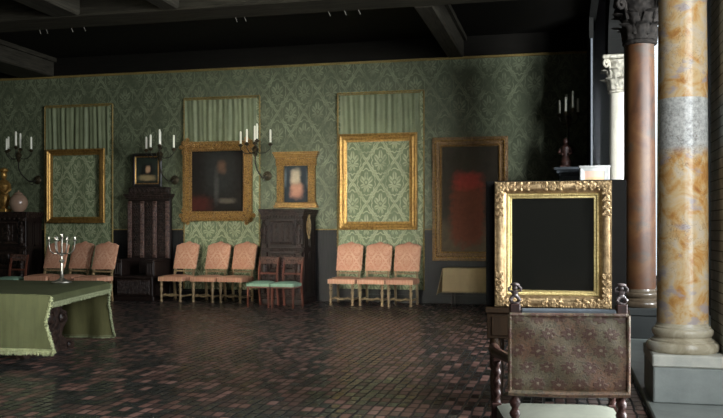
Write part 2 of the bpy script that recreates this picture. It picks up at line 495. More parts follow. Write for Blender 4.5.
# stamped leather with staggered flower heads
t = NT('stamped leather with flower heads')
o = t.xyz()
PX, PZ = .100, .082
zj = t.m('ADD', t.m('DIVIDE', o[2], PZ), t.m('MULTIPLY', t.m('SUBTRACT', t.noise(22, 3), .5), .42))
row = t.m('FLOOR', zj)
ux = t.m('ADD', t.m('ADD', t.m('DIVIDE', o[0], PX), t.m('MULTIPLY', t.m('SUBTRACT', t.noise(19, 3), .5), .36)), t.m('MULTIPLY', t.m('MODULO', row, 2.0), .5))
cu = t.m('SUBTRACT', t.m('FRACT', ux), .5); cv = t.m('SUBTRACT', t.m('FRACT', zj), .5)
rr = t.m('SQRT', t.m('ADD', t.m('MULTIPLY', cu, cu), t.m('MULTIPLY', cv, cv)))
an = t.m('ARCTAN2', cv, cu)
pet = t.m('MULTIPLY_ADD', t.m('ABSOLUTE', t.m('COSINE', t.m('MULTIPLY', an, 3.5))), .16, .22)
flower = t.m('SUBTRACT', 1.0, t.smooth(t.m('SUBTRACT', rr, pet), -.03, .04))
core = t.m('SUBTRACT', 1.0, t.smooth(rr, .06, .10))
scr = t.noise(34, 3, .5, None, 2.2)
stem = t.m('SUBTRACT', 1.0, t.smooth(t.m('ABSOLUTE', t.m('SUBTRACT', scr, .5)), .0, .06))
wear = t.noise(6, 5, .7)
base = t.ramp(wear, [(.28,(.045,.034,.018)),(.5,(.105,.084,.046)),(.72,(.185,.155,.095))])
red = t.smooth(t.noise(3.6, 4, .65), .46, .62)
base = t.mix(t.m('MULTIPLY', red, .55), base, (.20,.085,.05))
c = t.mix(t.m('MULTIPLY', flower, .85), base, t.mix(t.noise(12, 3), (.045,.019,.014), (.10,.048,.034)))
c = t.mix(t.m('MULTIPLY', core, .7), c, (.23,.19,.125))
c = t.mix(t.m('MULTIPLY', t.m('MULTIPLY', stem, t.m('SUBTRACT', 1.0, flower)), .85), c, (.040,.032,.020))
t.set(c, .5, 0, .35)
t.bump(t.m('ADD', t.m('MULTIPLY', flower, .8), t.m('ADD', t.m('MULTIPLY', core, .5), t.m('ADD', t.m('MULTIPLY', stem, .5), t.m('MULTIPLY', t.noise(40, 3), .2)))), .4, .010)
M['leather'] = t.mat

# ------------------------------------------------------------------ the room
XL, YB, XB = -13.5, -9.5, 2.3        # left wall, back wall, outer wall of the column bay
CEX = .40                             # the low ceiling stops here; the bay beyond it is taller
HI = 6.4
struct('floor', MB().box(XL-.1, XB, YB-.1, WALL+.1, -.12, 0), M['floor'])
struct('wall_far', MB().box(XL, CEX+.05, WALL, WALL+.2, 1.44, TOPZ), M['wallcloth'])
struct('trim_1', MB().box(XL, CEX+.05, WALL-.012, WALL+.2, .16, 1.45), M['wainscot'])
struct('baseboard_far', MB().box(XL, CEX+.05, WALL-.035, WALL+.2, 0, .16), M['wainscot'])
b = MB().tube([(XL, WALL-.004, 1.46), (CEX+.05, WALL-.004, 1.46)], .014, 8)
struct('trim_2', b, M['braid'])
b = MB().tube([(XL, WALL-.02, TOPZ-.03), (CEX, WALL-.02, TOPZ-.03)], .026, 8)
struct('trim_3', b, M['braid'])
struct('wall_left', MB().box(XL-.2, XL, YB, WALL+.2, 0, HI), M['wallcloth'])
b = MB().box(XL, -4.6, YB-.2, YB, 0, HI)
b.box(-2.9, XB+.35, YB-.2, YB, 0, HI); b.box(-4.6, -2.9, YB-.2, YB, 0, .7); b.box(-4.6, -2.9, YB-.2, YB, 3.5, HI)
struct('wall_back', b, M['darkplaster'])
w = MB()
for q in (-4.57, -3.75, -2.93): w.box(q-.03, q+.03, YB-.14, YB-.06, .7, 3.5)
for q in (.73, 1.63, 2.55, 3.47): w.box(-4.6, -2.9, YB-.14, YB-.06, q-.03, q+.03)
fr = struct('window_7', w, M['slate'])
MB().box(-4.55, -2.95, YB-.104, YB-.096, .75, 3.45).build('pane', M['glass'], fr)
# ceiling boards and girders
struct('ceiling', MB().box(XL, CEX, YB, WALL+.2, CEILZ, CEILZ+.15), M['ceil'])
struct('trim_9', MB().box(XL, CEX+.05, WALL-.01, WALL+.2, TOPZ, CEILZ), M['ceil'])
BZ = 4.84
g = MB().bbox(XL, CEX, 11.95, 12.68, BZ, CEILZ, .03)
g.box(XL, CEX, 11.85, 12.78, CEILZ-.10, CEILZ)
tag(g.build('ceiling_girder', M['beam']), 'long weathered grey girder crossing the dark ceiling parallel to the far wall', 'beam', kind='structure')
def cross(x0, x1, y0, y1, label):
    k = MB().bbox(x0, x1, y0, y1, BZ, CEILZ, .03)
    k.box(x0-.06, x1+.06, y0, y1, CEILZ-.09, CEILZ)
    return tag(k.build('ceiling_beam', M['beamy']), label, 'beam', kind='structure')
cross(-2.26, -1.94, 12.68, WALL, 'grey ceiling beam running to the far wall above the largest empty frame')
cross(-11.85, -11.0, 12.68, WALL, 'grey ceiling beam running to the far wall at the left edge of the photo')
cross(-7.95, -7.45, YB, 11.95, 'pale ceiling beam ending at the near side of the girder, top left corner')
cross(-6.05, -5.75, YB, 11.95, 'narrower ceiling beam ending at the near side of the girder, left of centre')
# fascia where the low ceiling stops, tall bay beyond
struct('trim_4', MB().box(CEX, CEX+.12, YB, WALL+.2, CEILZ-.12, HI), M['darkplaster'])
EW = 16.25                            # end wall of the bay
b = MB()
b.box(CEX+.06, 1.35, EW, EW+.3, 0, HI); b.box(2.02, XB, EW, EW+.3, 0, HI)
b.box(1.35, 2.02, EW, EW+.3, 0, .55); b.box(1.35, 2.02, EW, EW+.3, 5.5, HI)
struct('wall_end', b, M['plaster'])
# jamb that closes the room off from the bay at the far corner
struct('trim_5', MB().box(CEX, CEX+.07, 15.15, WALL+.2, 0, HI), M['darkplaster'])
struct('trim_6', MB().tube([(CEX+.035, 15.13, 0), (CEX+.035, 15.13, TOPZ-.1)], .022, 8), M['slate'])
struct('ceiling_bay', MB().box(CEX, XB+.2, YB, WALL+.5, HI, HI+.15), M['darkplaster'])
# outer wall of the bay with its windows
wins = [(-2.9, -.4), (.6, 2.6), (3.6, 5.7), (7.95, 9.7), (10.4, 13.2)]
WZ1 = 4.9
SILL = {7.95: 1.55}
b = MB(); y = YB
for (a, c2) in wins:
    WZ0 = SILL.get(a, .55)
    b.box(XB, XB+.35, y, a, 0, HI)
    b.box(XB, XB+.35, a, c2, 0, WZ0); b.box(XB, XB+.35, a, c2, WZ1, HI)
    y = c2
b.box(XB, XB+.35, y, EW+.3, 0, HI)
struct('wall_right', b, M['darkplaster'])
for i, (a, c2) in enumerate(wins):
    w = MB(); xx = XB+.2; WZ0 = SILL.get(a, .55)
    w.box(xx-.04, xx+.04, a, c2, WZ0, WZ0+.07); w.box(xx-.04, xx+.04, a, c2, WZ1-.07, WZ1)
    for yy in (a+.035, (a+c2)/2, c2-.035): w.box(xx-.04, xx+.04, yy-.035, yy+.035, WZ0, WZ1)
    for k in range(1, 4):
        zz = WZ0 + (WZ1-WZ0)*k/4; w.box(xx-.03, xx+.03, a, c2, zz-.02, zz+.02)
    fr = struct('window_%d' % (i+1), w, M['slate'])
    p = MB().box(xx-.004, xx+.004, a+.03, c2-.03, WZ0+.03, WZ1-.03).build('pane', M['glass'], fr)
w = MB(); yy = EW+.2
w.box(1.35, 2.02, yy-.03, yy+.03, .55, .61); w.box(1.35, 2.02, yy-.03, yy+.03, 5.44, 5.5)
for q in (1.37, 2.0): w.box(q-.02, q+.02, yy-.03, yy+.03, .55, 5.5)
fr = struct('window_6', w, M['slate'])
MB().box(1.38, 1.99, yy-.004, yy+.004, .6, 5.45).build('pane', M['glass'], fr)
# stone step under the column row
struct('trim_7', MB().bbox(.64, XB, 5.6, EW, 0, .06, .012), M['stone'])

# ------------------------------------------------------------------ columns
def leaf(b, ang, r0, z0, h, w, curl, cx, cy):
    """one acanthus leaf: a strip that rises along the bell and rolls outward"""
    def fn(u, v):
        a = ang + (u-.5)*w*(1-.55*v**2)*(1+.10*math.sin(v*PI*5))
        rr = r0 + .01*math.cos((u-.5)*PI*2) + .03*v + curl*max(0, v-.55)**1.6*3.0
        zz = z0 + h*(v - .55*max(0, v-.72)**1.3*2)
        return (cx + rr*math.cos(a), cy + rr*math.sin(a), zz)
    off = (-.022*math.cos(ang), -.022*math.sin(ang), -.006)
    b.slab(fn, 6, 8, off)
def column(y, x, shaft_m, base_m, cap_m, label, plx1, st=('stone', 'stonelight'), has_cap=True, rb=.2025, plw=.26, plf=.30, plb=.50, ztop=3.86):
    root = thing('marble_column', label, 'column', (x, y, 0.06))
    Z = lambda z: z - .06
    p = MB().bbox(-plw, plx1 - x, -plf, plb, 0, Z(.35), .012)
    p.build('plinth', M[st[0]], root)
    MB().bbox(-plw-.008, plx1 - x, -plf-.008, plb, Z(.35), Z(.45), .012).build('plinth_slab', M[st[1]], root)
    pr = [(.20,Z(.45)),(.272,Z(.45)),(.286,Z(.466)),(.290,Z(.49)),(.286,Z(.512)),(.272,Z(.53)),(.252,Z(.535)),(.252,Z(.547)),(.230,Z(.556)),(.222,Z(.568)),(.228,Z(.580)),
          (.236,Z(.584)),(.241,Z(.60)),(.243,Z(.613)),(.240,Z(.628)),(.230,Z(.640)),(.220,Z(.643)),(.220,Z(.656)),(.210,Z(.662)),(.203,Z(.68)),(.2,Z(.69))]
    MB().lathe(pr, (0,0,0), 48).build('base', base_m, root)
    sh = []
    for i in range(25):
        q = i/24; sh.append((rb*(1.0 - .10*q**2), Z(.685 + (ztop-.685)*q)))
    MB().lathe(sh, (0,0,0), 48).build('shaft', shaft_m, root)
    if has_cap:
        c = MB()
        r1 = rb*.9
        c.lathe([(r1,Z(ztop)),(r1+.03,Z(ztop+.01)),(r1+.04,Z(ztop+.03)),(r1+.03,Z(ztop+.05)),(r1+.005,Z(ztop+.06)),(r1,Z(ztop+.3)),(r1+.05,Z(ztop+.5)),(r1+.09,Z(ztop+.57)),(r1,Z(ztop+.58))], (0,0,0), 32)
        for k in range(8): leaf(c, k*PI/4, r1+.03, Z(ztop+.06), .24, .75, .13, 0, 0)
        for k in range(8): leaf(c, (k+.5)*PI/4, r1+.03, Z(ztop+.12), .36, .7, .15, 0, 0)
        for k in range(4):
            a = (k+.5)*PI/2
            d = Vector((math.cos(a), math.sin(a), 0))
            pts = [d*(r1+.05) + Vector((0,0,Z(ztop+.32)))]
            ctr = d*(r1+.17) + Vector((0,0,Z(ztop+.50)))
            for j in range(15):
                q = j/14; rad = .085*(1-.75*q); aa = PI*1.1 - q*PI*3
                pts.append(ctr + d*rad*math.cos(aa) + Vector((0,0,rad*math.sin(aa))))
            c.tube(pts, .024, 7)
        c.bbox(-.32, .32, -.32, .32, Z(ztop+.58), Z(ztop+.65), .02)
        c.build('capital', cap_m, root)
    return root
CX1 = .945
column(7.45, CX1, M['marble'], M['basestone'], M['capital'], 'stout ochre and grey marble column on a stone plinth, nearest column at the right', 1.75, ztop=3.9)
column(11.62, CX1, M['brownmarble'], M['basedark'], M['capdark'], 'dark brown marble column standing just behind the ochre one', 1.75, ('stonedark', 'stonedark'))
column(15.62, CX1, M['palemarble'], M['basestone'], M['capital'], 'pale cream column with leafy carved capital at the far end of the row', 1.75)
# arcade wall carried by the columns
poly = [(5.2, HI), (5.2, 4.52)]
for (a, c2) in ((7.75, 11.3), (11.94, 15.3)):
    if a == 7.75: poly += [(7.15, 4.52), (7.75, 4.52)]
    for k in range(1, 12):
        q = k/12; poly.append((a + (c2-a)*(.5-.5*math.cos(PI*q)), 4.52 + .95*math.sin(PI*q)))
    poly += [(c2, 4.52), (c2+.64, 4.52)]
poly = [p for p in poly if p[0] <= EW]
poly += [(EW, 4.52), (EW, HI)]
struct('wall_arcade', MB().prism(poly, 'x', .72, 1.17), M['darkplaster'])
# partition that closes the second bay behind the row of columns
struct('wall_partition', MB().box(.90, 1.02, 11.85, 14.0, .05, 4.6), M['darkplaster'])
# pier of thin courses behind the near column
struct('trim_8', MB().box(1.235, 1.75, 7.25, 7.9, .452, HI), M['courses'])

# ------------------------------------------------------------------ wall hangings
def hanging(x0, x1, y0, y1, gy, label, gx0, gx1):
    Yp = WALL - .03
    A = at(x0, y0, Yp); B = at(x1, y1, Yp)
    zt = at(x1, y0 - (x1-x0)*.046, Yp).z
    zt = (A.z + zt)/2
    X0, X1, z0 = A.x, B.x, B.z
    root = thing('damask_hanging', label, 'wall hanging', ((X0+X1)/2, Yp, z0), 0, 'sage hangings on the far wall')
    w = X1-X0; h = zt-z0
    MB().slab(lambda u, v: (-w/2+w*u, -.004 - .009*math.sin(u*23+.8*math.sin(v*5))*(.4+.6*(1-v)) , h*v), 40, 6, (0, .014, 0)).build('damask_panel', M['panelcloth'], root)
    G0 = xs(gx0, Yp) - (X0+X1)/2; G1 = xs(gx1, Yp) - (X0+X1)/2
    gz0 = at((gx0+gx1)/2, gy, Yp).z - z0
    rnd = random.Random(int(x0))
    ph = [rnd.uniform(0, 6.28) for _ in range(5)]
    def fn(u, v):
        a = u*w
        top = max(0, v-.9)*10
        s_ = .45*math.sin(a*31+ph[0]) + .4*math.sin(a*53+ph[1]+v*.8) + .3*math.sin(a*15+ph[2]-v*.6)
        return (G0+(G1-G0)*u + .008*math.sin(v*3+u*9), -.036 - .021*s_*(1-.45*top), gz0+(h-.05-gz0)*v + .006*math.sin(a*26+ph[0])*top)
    MB().slab(fn, 150, 12, (0, .008, 0)).build('gathered_valance', M['curtain'], root)
    bd = MB()
    # twisted braid round the sides and the top
    for (p, q) in (((-w/2, 0), (-w/2, h)), ((-w/2, h), (w/2, h)), ((w/2, h), (w/2, 0))):
        n = int(math.hypot(q[0]-p[0], q[1]-p[1])/.045)
        pts = []; rs = []
        for i in range(n+1):
            k = i/n; pts.append((p[0]+(q[0]-p[0])*k, -.02, p[1]+(q[1]-p[1])*k)); rs.append(.022 if i % 2 else .013)
        bd.tube(pts, rs, 6)
    bd.build('gold_braid', M['braid'], root)
    rod = MB().tube([(G0, -.030, h-.035), (G1, -.030, h-.035)], .012, 8)
    rod.build('curtain_rod', M['braid'], root)
    return root
hanging(45.5, 113, 106.8, 288, 156, 'sage damask hanging with gathered valance at far left, behind the smallest empty frame', 47, 110)
hanging(184.5, 260, 99, 290, 150, 'sage damask hanging with gathered valance behind the gilt-framed dark portrait', 185.5, 257)
hanging(338, 424, 94, 290, 142, 'sage damask hanging with gathered valance behind the largest empty frame', 340.5, 421)

# ------------------------------------------------------------------ frames on the far wall
def placed(px0, px1, py0, py1, Y):
    """rectangle on the plane y = Y: centre x, bottom z, width, height"""
    c = (px0+px1)/2
    x0, x1 = xs(px0, Y), xs(px1, Y)
    return (x0+x1)/2, zs(c, py1, Y), x1-x0, zs(c, py0, Y)-zs(c, py1, Y)
def leafrow(b, w, h, inset, d, r, step):
    """running carved beads along the four sides"""
    for (ax, L) in (('h', w-2*inset), ('v', h-2*inset)):
        n = max(2, int(L/step))
        for i in range(n+1):
            q = -L/2 + L*i/n
            if ax == 'h':
                for z in (inset, h-inset): b.ball((q, -d, z), r, (1.25, .8, 1), 6, 4)
            else:
                for x in (-w/2+inset, w/2-inset): b.ball((x, -d, h/2+q), r, (1, .8, 1.25), 6, 4)

def empty_frame(px, label, bar, back):
    cx, z0, w, h = placed(*px, WALL-.12)
    root = thing('empty_picture_frame', label, 'picture frame', (cx, back, z0))
    B = bar
    outer = MB().frame(w, h, [(0,0),(0,.05),(.012,.062),(B*.22,.070),(B*.34,.058),(B*.42,.050),(B*.48,.050),(B*.48,0)])
    leafrow(outer, w, h, .020, .062, .012, .05)
    outer.build('outer_moulding', M['gilt'], root)
    inner = MB().frame(w-2*B*.48, h-2*B*.48, [(0,0),(0,.046),(B*.1,.052),(B*.18,.040),(B*.38,.028),(B*.5,.026),(B*.52,.018),(B*.52,0)], None, B*.48)
    inner.build('inner_moulding', M['gilt'], root)
    return root
empty_frame((47, 104.8, 149, 223), 'smallest empty gilt frame, hanging at far left on the sage damask', .135, WALL-.100)
empty_frame((339, 417.5, 133.3, 229.8), 'largest empty gilt frame, hanging above the three rightmost rose chairs', .165, WALL-.100)

def corner_scroll(b, x, z, sx, sz, r, d):
    for k in range(5):
        a = PI/4 + (k-2)*.55
        b.ball((x + sx*r*.95*math.cos(a), -d, z + sz*r*.95*math.sin(a)), r*.40, (1,.55,1), 8, 5)
    b.ball((x+sx*r*.3, -d-.01, z+sz*r*.3), r*.55, (1,.6,1), 10, 6)
    for t_ in (0, 1):
        pts = []
        for j in range(12):
            q = j/11; rad = r*.55*(1-.7*q); aa = q*PI*2.6
            c0 = (r*1.7, r*.35) if t_ == 0 else (r*.35, r*1.7)
            pts.append((x+sx*(c0[0]+rad*math.cos(aa)), -d-.004, z+sz*(c0[1]+rad*math.sin(aa))))
        b.tube(pts, r*.14, 6)

def painting(px, label, bar, fm, cm, style='plain', back=WALL-.04, name='framed_painting'):
    cx, z0, w, h = placed(*px, WALL-.08)
    root = thing(name, label, 'painting', (cx, back, z0))
    B = bar
    fr = MB().frame(w, h, [(0,0),(0,.05),(.01,.062),(B*.3,.070),(B*.45,.052),(B*.7,.044),(B*.8,.056),(B*.92,.050),(B,.030),(B,0)])
    if style == 'ornate':
        for sx, sz, x, z in ((1,1,-w/2,0),(-1,1,w/2,0),(1,-1,-w/2,h),(-1,-1,w/2,h)):
            corner_scroll(fr, x, z, sx, sz, B*.62, .055)
        for x, z in ((-w/2+B*.5, h/2), (w/2-B*.5, h/2), (0, B*.5), (0, h-B*.5)):
            fr.ball((x, -.06, z), B*.42, (1,.5,1), 10, 6)
        leafrow(fr, w, h, B*.85, .058, .013, .05)
        leafrow(fr, w, h, B*.3, .068, .018, .07)
    elif style == 'bead':
        for (ins, dd, r, stp) in ((B*.36, .064, .024, .036), (B*.86, .053, .016, .027)):
            cs = [(-w/2+ins, ins), (w/2-ins, ins), (w/2-ins, h-ins), (-w/2+ins, h-ins), (-w/2+ins, ins)]
            pts = []; rs = []
            for (p, q) in zip(cs[:-1], cs[1:]):
                n = int(math.hypot(q[0]-p[0], q[1]-p[1])/stp)
                for k in range(n):
                    pts.append((p[0]+(q[0]-p[0])*k/n, -dd, p[1]+(q[1]-p[1])*k/n)); rs.append(r if k % 2 else r*.35)
            pts.append((cs[0][0], -dd, cs[0][1]+.001)); rs.append(r*.35)
            MB().tube(pts, rs, 7).build('beading', M['gilt'], root)
    fr.build('frame', fm, root)
    c = MB().box(-w/2+B*.9, w/2-B*.9, -.028, -.012, B*.9, h-B*.9)
    c.build('canvas', cm, root)
    return root, w, h
# plain colour studies stand in for the pictures
cm = canvas('dark brown and steel colour study', (.010,.008,.006), [
    (.05, 1.05, .34, .50, (.020,.020,.018), .5), (.10, 1.12, .09, .12, (.10,.055,.033), .6), (-.02, .72, .05, .30, (.045,.045,.04), .7), (.22, .42, .17, .05, (.09,.075,.055), .6), (-.45, .35, .3, .16, (.05,.012,.008), .5)])
painting((184, 253, 141.5, 221), 'large dark brown picture in an ornate carved gilt frame with scrolled corners', .205, M['giltdark'], cm, 'ornate', WALL-.100)
cm = canvas('red brown colour study', (.028,.022,.014), [
    (.02, .42, .62, .36, (.095,.070,.042), .5), (-.05, .95, .34, .68, (.125,.034,.016), .2), (-.05, 1.56, .27, .17, (.26,.034,.024), .45)])
painting((432.3, 508, 136.8, 261), 'tall red-brown picture in a dark gilt beaded frame near the dark corner', .19, M['giltbrown'], cm, 'bead', WALL-.03)

# ------------------------------------------------------------------ candle sconces
def sconce(px, py, label, kx=1.0):
    P = at(px, py, WALL)
    root = thing('candle_sconce', label, 'sconce', P, 0, 'candle sconces on the far wall')
    k = MB(); k.M = Matrix.Rotation(R(90), 4, 'X')
    k.lathe([(.03,0),(.085,0),(.10,.012),(.085,.03),(.05,.045),(.04,.07),(.02,.08)], (0,0,0), 20)
    k.build('wall_plate', M['bronze'], root)
    ax, ay, az = -.02*kx, -.66, .43
    arm = MB().tube([(0,-.06,0),(0,-.18,-.05),(-.005,-.34,-.04),(-.01,-.48,.03),(-.015,-.58,.10),(ax,ay,.22),(ax,ay,az)], .014, 8)
    arm.tube([(0,-.10,-.02),(0,-.2,-.12),(-.0,-.3,-.10),(-.0,-.3,-.04),(0,-.24,-.03)], .008, 6)
    arm.build('arm', M['iron'], root)
    MB().lathe([(.01,-.10),(.03,-.07),(.05,-.03),(.035,.0),(.06,.03),(.075,.07),(.05,.11),(.02,.13),(.012,.2)], (ax,ay,az), 14).build('hub', M['bronze'], root)
    for i, (dx, dy, L) in enumerate(((-.33,.05,.27),(-.10,-.20,.28),(.15,-.30,.32),(-.07,.16,.34),(.335,-.04,.28))):
        dx *= kx
        dz = .17 + (.05 if i in (2, 3) else 0)
        br = MB().tube([(ax,ay,az+.04),(ax+dx*.3,ay+dy*.3,az-.02),(ax+dx*.7,ay+dy*.7,az-.01),(ax+dx,ay+dy,az+.07),(ax+dx,ay+dy,az+dz-.05)], .009, 6)
        br.build('branch', M['iron'], root)
        MB().lathe([(.012,-.055),(.02,-.05),(.05,-.02),(.056,-.008),(.03,-.012),(.022,.02),(.012,.022)], (ax+dx,ay+dy,az+dz), 12).build('drip_pan', M['bronze'], root)
        MB().lathe([(.019,0),(.021,.02),(.020,L-.03),(.017,L-.01),(.006,L)], (ax+dx,ay+dy,az+dz), 10).build('candle', M['wax'], root)
    return root
sconce(38, 180, 'bronze wall sconce with white candles above the round jar, far left')
sconce(175, 180, 'bronze wall sconce with white candles between the small dark picture and the ornate frame')
sconce(267.5, 176, 'bronze wall sconce with white candles overlapping the right side of the ornate frame')
sconce(569, 150, 'wall sconce with white candles in the dark right corner above the tall cabinet', .5)

# ------------------------------------------------------------------ carved furniture along the far wall
def cornice(b, x0, x1, y0, y1, z0, z1, out):
    """stepped moulding round front and sides"""
    n = 4
    for i in range(n):
        o = out*(i+1)/n
        b.bbox(x0-o, x1+o, y0-o, y1, z0+(z1-z0)*i/n, z0+(z1-z0)*(i+1)/n, .006)

def rosette(b, x, z, y, r, n=6):
    for k in range(n):
        a = 2*PI*k/n
        b.ball((x+r*.6*math.cos(a), y, z+r*.6*math.sin(a)), r*.38, (1,.5,1), 7, 4)
    b.ball((x, y-.006, z), r*.32, (1,.6,1), 8, 5)

def carved_door(root, x0, x1, z0, z1, y, motifs=3):
    d = MB().bbox(x0, x1, y-.03, y+.012, z0, z1, .006)
    d.frame(x1-x0-.02, z1-z0-.02, [(0,0),(0,.042),(.02,.05),(.045,.036),(.045,0)], x0+.01, z0+.01) if False else None
    o = d.build('door', M['oak'], root)
    p = MB(); p.M = Matrix.Translation((0, y-.028, 0))
    p.frame(x1-x0-.03, z1-z0-.03, [(0,0),(0,.018),(.022,.026),(.045,.012),(.05,0)], x0+.015, z0+.015)
    w = x1-x0
    n = motifs
    for i in range(n):
        xx = x0 + .09 + (w-.18)*(i+.5)/n
        cz = (z0+z1)/2; hh = (z1-z0)/2-.08
        p.bbox(xx-(w-.18)/n*.36, xx+(w-.18)/n*.36, -.012, .0, cz-hh, cz+hh, .004)
        rosette(p, xx, cz, -.016, min((w-.18)/n*.30, hh*.5), 8)
        for sgn in (-1, 1):
            p.ball((xx, -.016, cz+sgn*hh*.68), (w-.18)/n*.16, (1,.5,1.5), 8, 5)
    p.build('carved_panel', M['oakcarve'], o)
    h = MB().lathe([(.008,0),(.02,.004),(.016,.02),(.006,.028)], (0,0,0), 10)
    return o

def caryatid(b, x, y, z0, z1, r):
    """small carved figure support: bracket, body, shoulders, head, scroll"""
    H = z1-z0
    b.bbox(x-r, x+r, y-.03, y+.03, z0, z0+H*.10, .006)
    b.lathe([(r*.55,H*.10),(r*.85,H*.22),(r*.6,H*.34),(r*.8,H*.46),(r*.95,H*.60),(r*1.0,H*.70),(r*.6,H*.76),(r*.35,H*.79)], (x, y-.035, z0), 12)
    b.ball((x, y-.04, z0+H*.84), r*.62, (.8,.8,1.05), 10, 6)
    for sg in (-1, 1):
        b.tube([(x+sg*r*.9, y-.04, z0+H*.69), (x+sg*r*1.25, y-.05, z0+H*.55), (x+sg*r*.5, y-.085, z0+H*.45)], r*.22, 6)
    b.bbox(x-r*1.1, x+r*1.1, y-.05, y+.03, z0+H*.91, z1, .006)

def big_cabinet(px0, px1, py_top, yf, depth, label, plate=False):
    x0, x1 = xs(px0, yf), xs(px1, yf); zt = zs((px0+px1)/2, py_top, yf)
    w = x1-x0
    root = thing('carved_cabinet', label, 'cabinet', ((x0+x1)/2, yf, 0))
    hw = w/2
    body = MB().bbox(-hw+.02, hw-.02, .02, depth, .10, zt-.12, .01)
    body.bbox(-hw, hw, 0, depth, 0, .12, .012)
    # framed sides
    for sg in (-1, 1):
        xx = sg*(hw-.02)
        for (za, zb) in ((.2, zt*.55), (zt*.60, zt-.2)):
            for (ya, yb) in ((.08, depth*.48), (depth*.54, depth-.06)):
                for (p0, p1, q0, q1) in ((ya, yb, za, za+.03), (ya, yb, zb-.03, zb), (ya, ya+.03, za, zb), (yb-.03, yb, za, zb)):
                    body.box(xx-.012 if sg < 0 else xx, xx if sg < 0 else xx+.012, p0, p1, q0, q1)
    body.build('body', M['oak'], root)
    c = MB(); cornice(c, -hw+.01, hw-.01, .01, depth, zt-.13, zt, .05)
    for i in range(14):
        xx = -hw+.04 + (w-.08)*i/13; c.bbox(xx-.018, xx+.018, -.035, .01, zt-.165, zt-.13, .004)
    c.build('cornice', M['oakcarve'], root)
    zm = zt*.58
    m_ = MB(); cornice(m_, -hw+.015, hw-.015, .01, .08, zm-.05, zm+.02, .03); m_.build('waist_moulding', M['oakcarve'], root)
    carved_door(root, -hw+.17, hw-.17, zm+.07, zt-.20, .02, 3)
    carved_door(root, -hw+.17, hw-.17, zm-.42, zm-.09, .02, 3)
    dl = MB().bbox(-hw+.17, hw-.17, -.005, .03, .16, zm-.47, .01); dl.build('lower_panel', M['oakcarve'], root)
    for sg in (-1, 1):
        f_ = MB(); caryatid(f_, sg*(hw-.085), .0, zm+.04, zt-.15, .055); f_.build('carved_figure', M['oakcarve'], root)
        f_ = MB(); caryatid(f_, sg*(hw-.085), .0, .14, zm-.06, .055); f_.build('carved_figure', M['oakcarve'], root)
    if plate:
        g_ = MB(); g_.M = Matrix.Translation((hw-.015, depth*.42, zt-.34)) @ Matrix.Rotation(R(90), 4, 'Y')
        g_.lathe([(.10,0),(.10,.01),(.085,.022),(.03,.025)], (0,0,0), 20, True, 1.9, 1.4)
        for sg in (-1, 1):
            g_.ball((sg*.20, 0, .012), .05, (1,1,.4), 10, 6)
        for k in range(8):
            a = 2*PI*k/8; g_.ball((.12*math.cos(a), .05*math.sin(a), .024), .018, (1,1,.6), 6, 4)
        pl = g_.build('gilt_plate', M['giltbright'], root); pl['label'] = 'gilded oval carved plate'
    return root, zt, hw
c2_, zt2, hw2 = big_cabinet(260.5, 303.5, 209, 15.55, .88, 'black-brown carved oak cabinet with gilt oval plate on its side, behind the mint-seated chairs', True)
c1_, zt1, hw1 = big_cabinet(-40, 26, 212, 15.95, .6, 'dark carved oak cabinet at the left edge, carrying the round jar')

# throne-like carved hall seat
yf = 15.62
x0, x1 = xs(111.5, yf), xs(152.5, yf); w = x1-x0; hw = w/2
th = thing('carved_hall_seat', 'tall carved dark oak hall seat with panelled high back, under the small dark picture', 'seat', ((x0+x1)/2, yf, 0))
bw = .46
b = MB().bbox(-hw, hw, .04, .80, .0, .10, .012)
b.bbox(-hw+.04, hw-.04, .07, .78, .10, .46, .008)
b.build('base', M['oak'], th)
b = MB()
n = 8
for i in range(n):
    xx = -hw+.10+(w-.20)*(i+.5)/n
    b.bbox(xx-.05, xx+.05, .045, .07, .13, .43, .008)
    for k in range(3): b.tube([(xx-.028+.028*k, .043, .16), (xx-.028+.028*k, .040, .30), (xx-.028+.028*k, .043, .41)], .009, 6)
b.build('linenfold_panel', M['oakcarve'], th)
MB().bbox(-hw+.02, hw-.02, .02, .80, .46, .51, .012).build('seat', M['oak'], th)
for sg in (-1, 1):
    b = MB().bbox(sg*hw-.19 if sg > 0 else -hw, hw if sg > 0 else -hw+.19, .06, .80, .51, .80, .01)
    b.bbox(sg*hw-.20 if sg > 0 else -hw-.01, hw+.01 if sg > 0 else -hw+.20, .04, .82, .80, .85, .012)
    xx = sg*(hw-.095)
    for k in range(3): b.bbox(xx-.07+.05*k, xx-.03+.05*k, .045, .062, .55, .77, .004)
    b.build('armrest', M['oak'], th)
BT = zs(148, 199, 16.45)
BX = (xs(127.5, 16.4)+xs(169.5, 16.4))/2 - th.location.x
bw = (xs(169.5, 16.4)-xs(127.5, 16.4))/2
b = MB().bbox(BX-bw, BX+bw, .80, .90, .0, BT, .01)
b.build('backrest', M['oak'], th)
b = MB()
for i in range(4):
    xx = BX-bw+.05+(2*bw-.10)*i/3
    b.bbox(xx-.045, xx+.045, .765, .80, .86, BT-.05, .008)
    for k in (-1, 0, 1): b.tube([(xx+k*.024, .765, .92), (xx+k*.024, .765, BT-.10)], .010, 6)
b.build('pilaster', M['oakred'], th)
for i in range(3):
    b = MB(); xa = BX-bw+.05+(2*bw-.10)*(i+.5)/3
    hwp = (2*bw-.10)/6-.05
    for j in range(7):
        zz = .98+(BT-1.15)*j/6
        rosette(b, xa, zz, .79, hwp*.9, 6)
    b.bbox(xa-hwp, xa+hwp, .785, .80, .90, BT-.08, .004)
    b.build('carved_back_panel', M['oakcarve'], th)
b = MB(); 
for i in range(3): b.bbox(BX-bw-.02*(i+1), BX+bw+.02*(i+1), .74-.02*i, .92, BT+.035*i, BT+.035*(i+1), .006)
b.build('cornice', M['oakcarve'], th)
b = MB().bbox(BX-bw+.02, BX+bw-.02, .78, .90, BT+.105, BT+.25, .01)
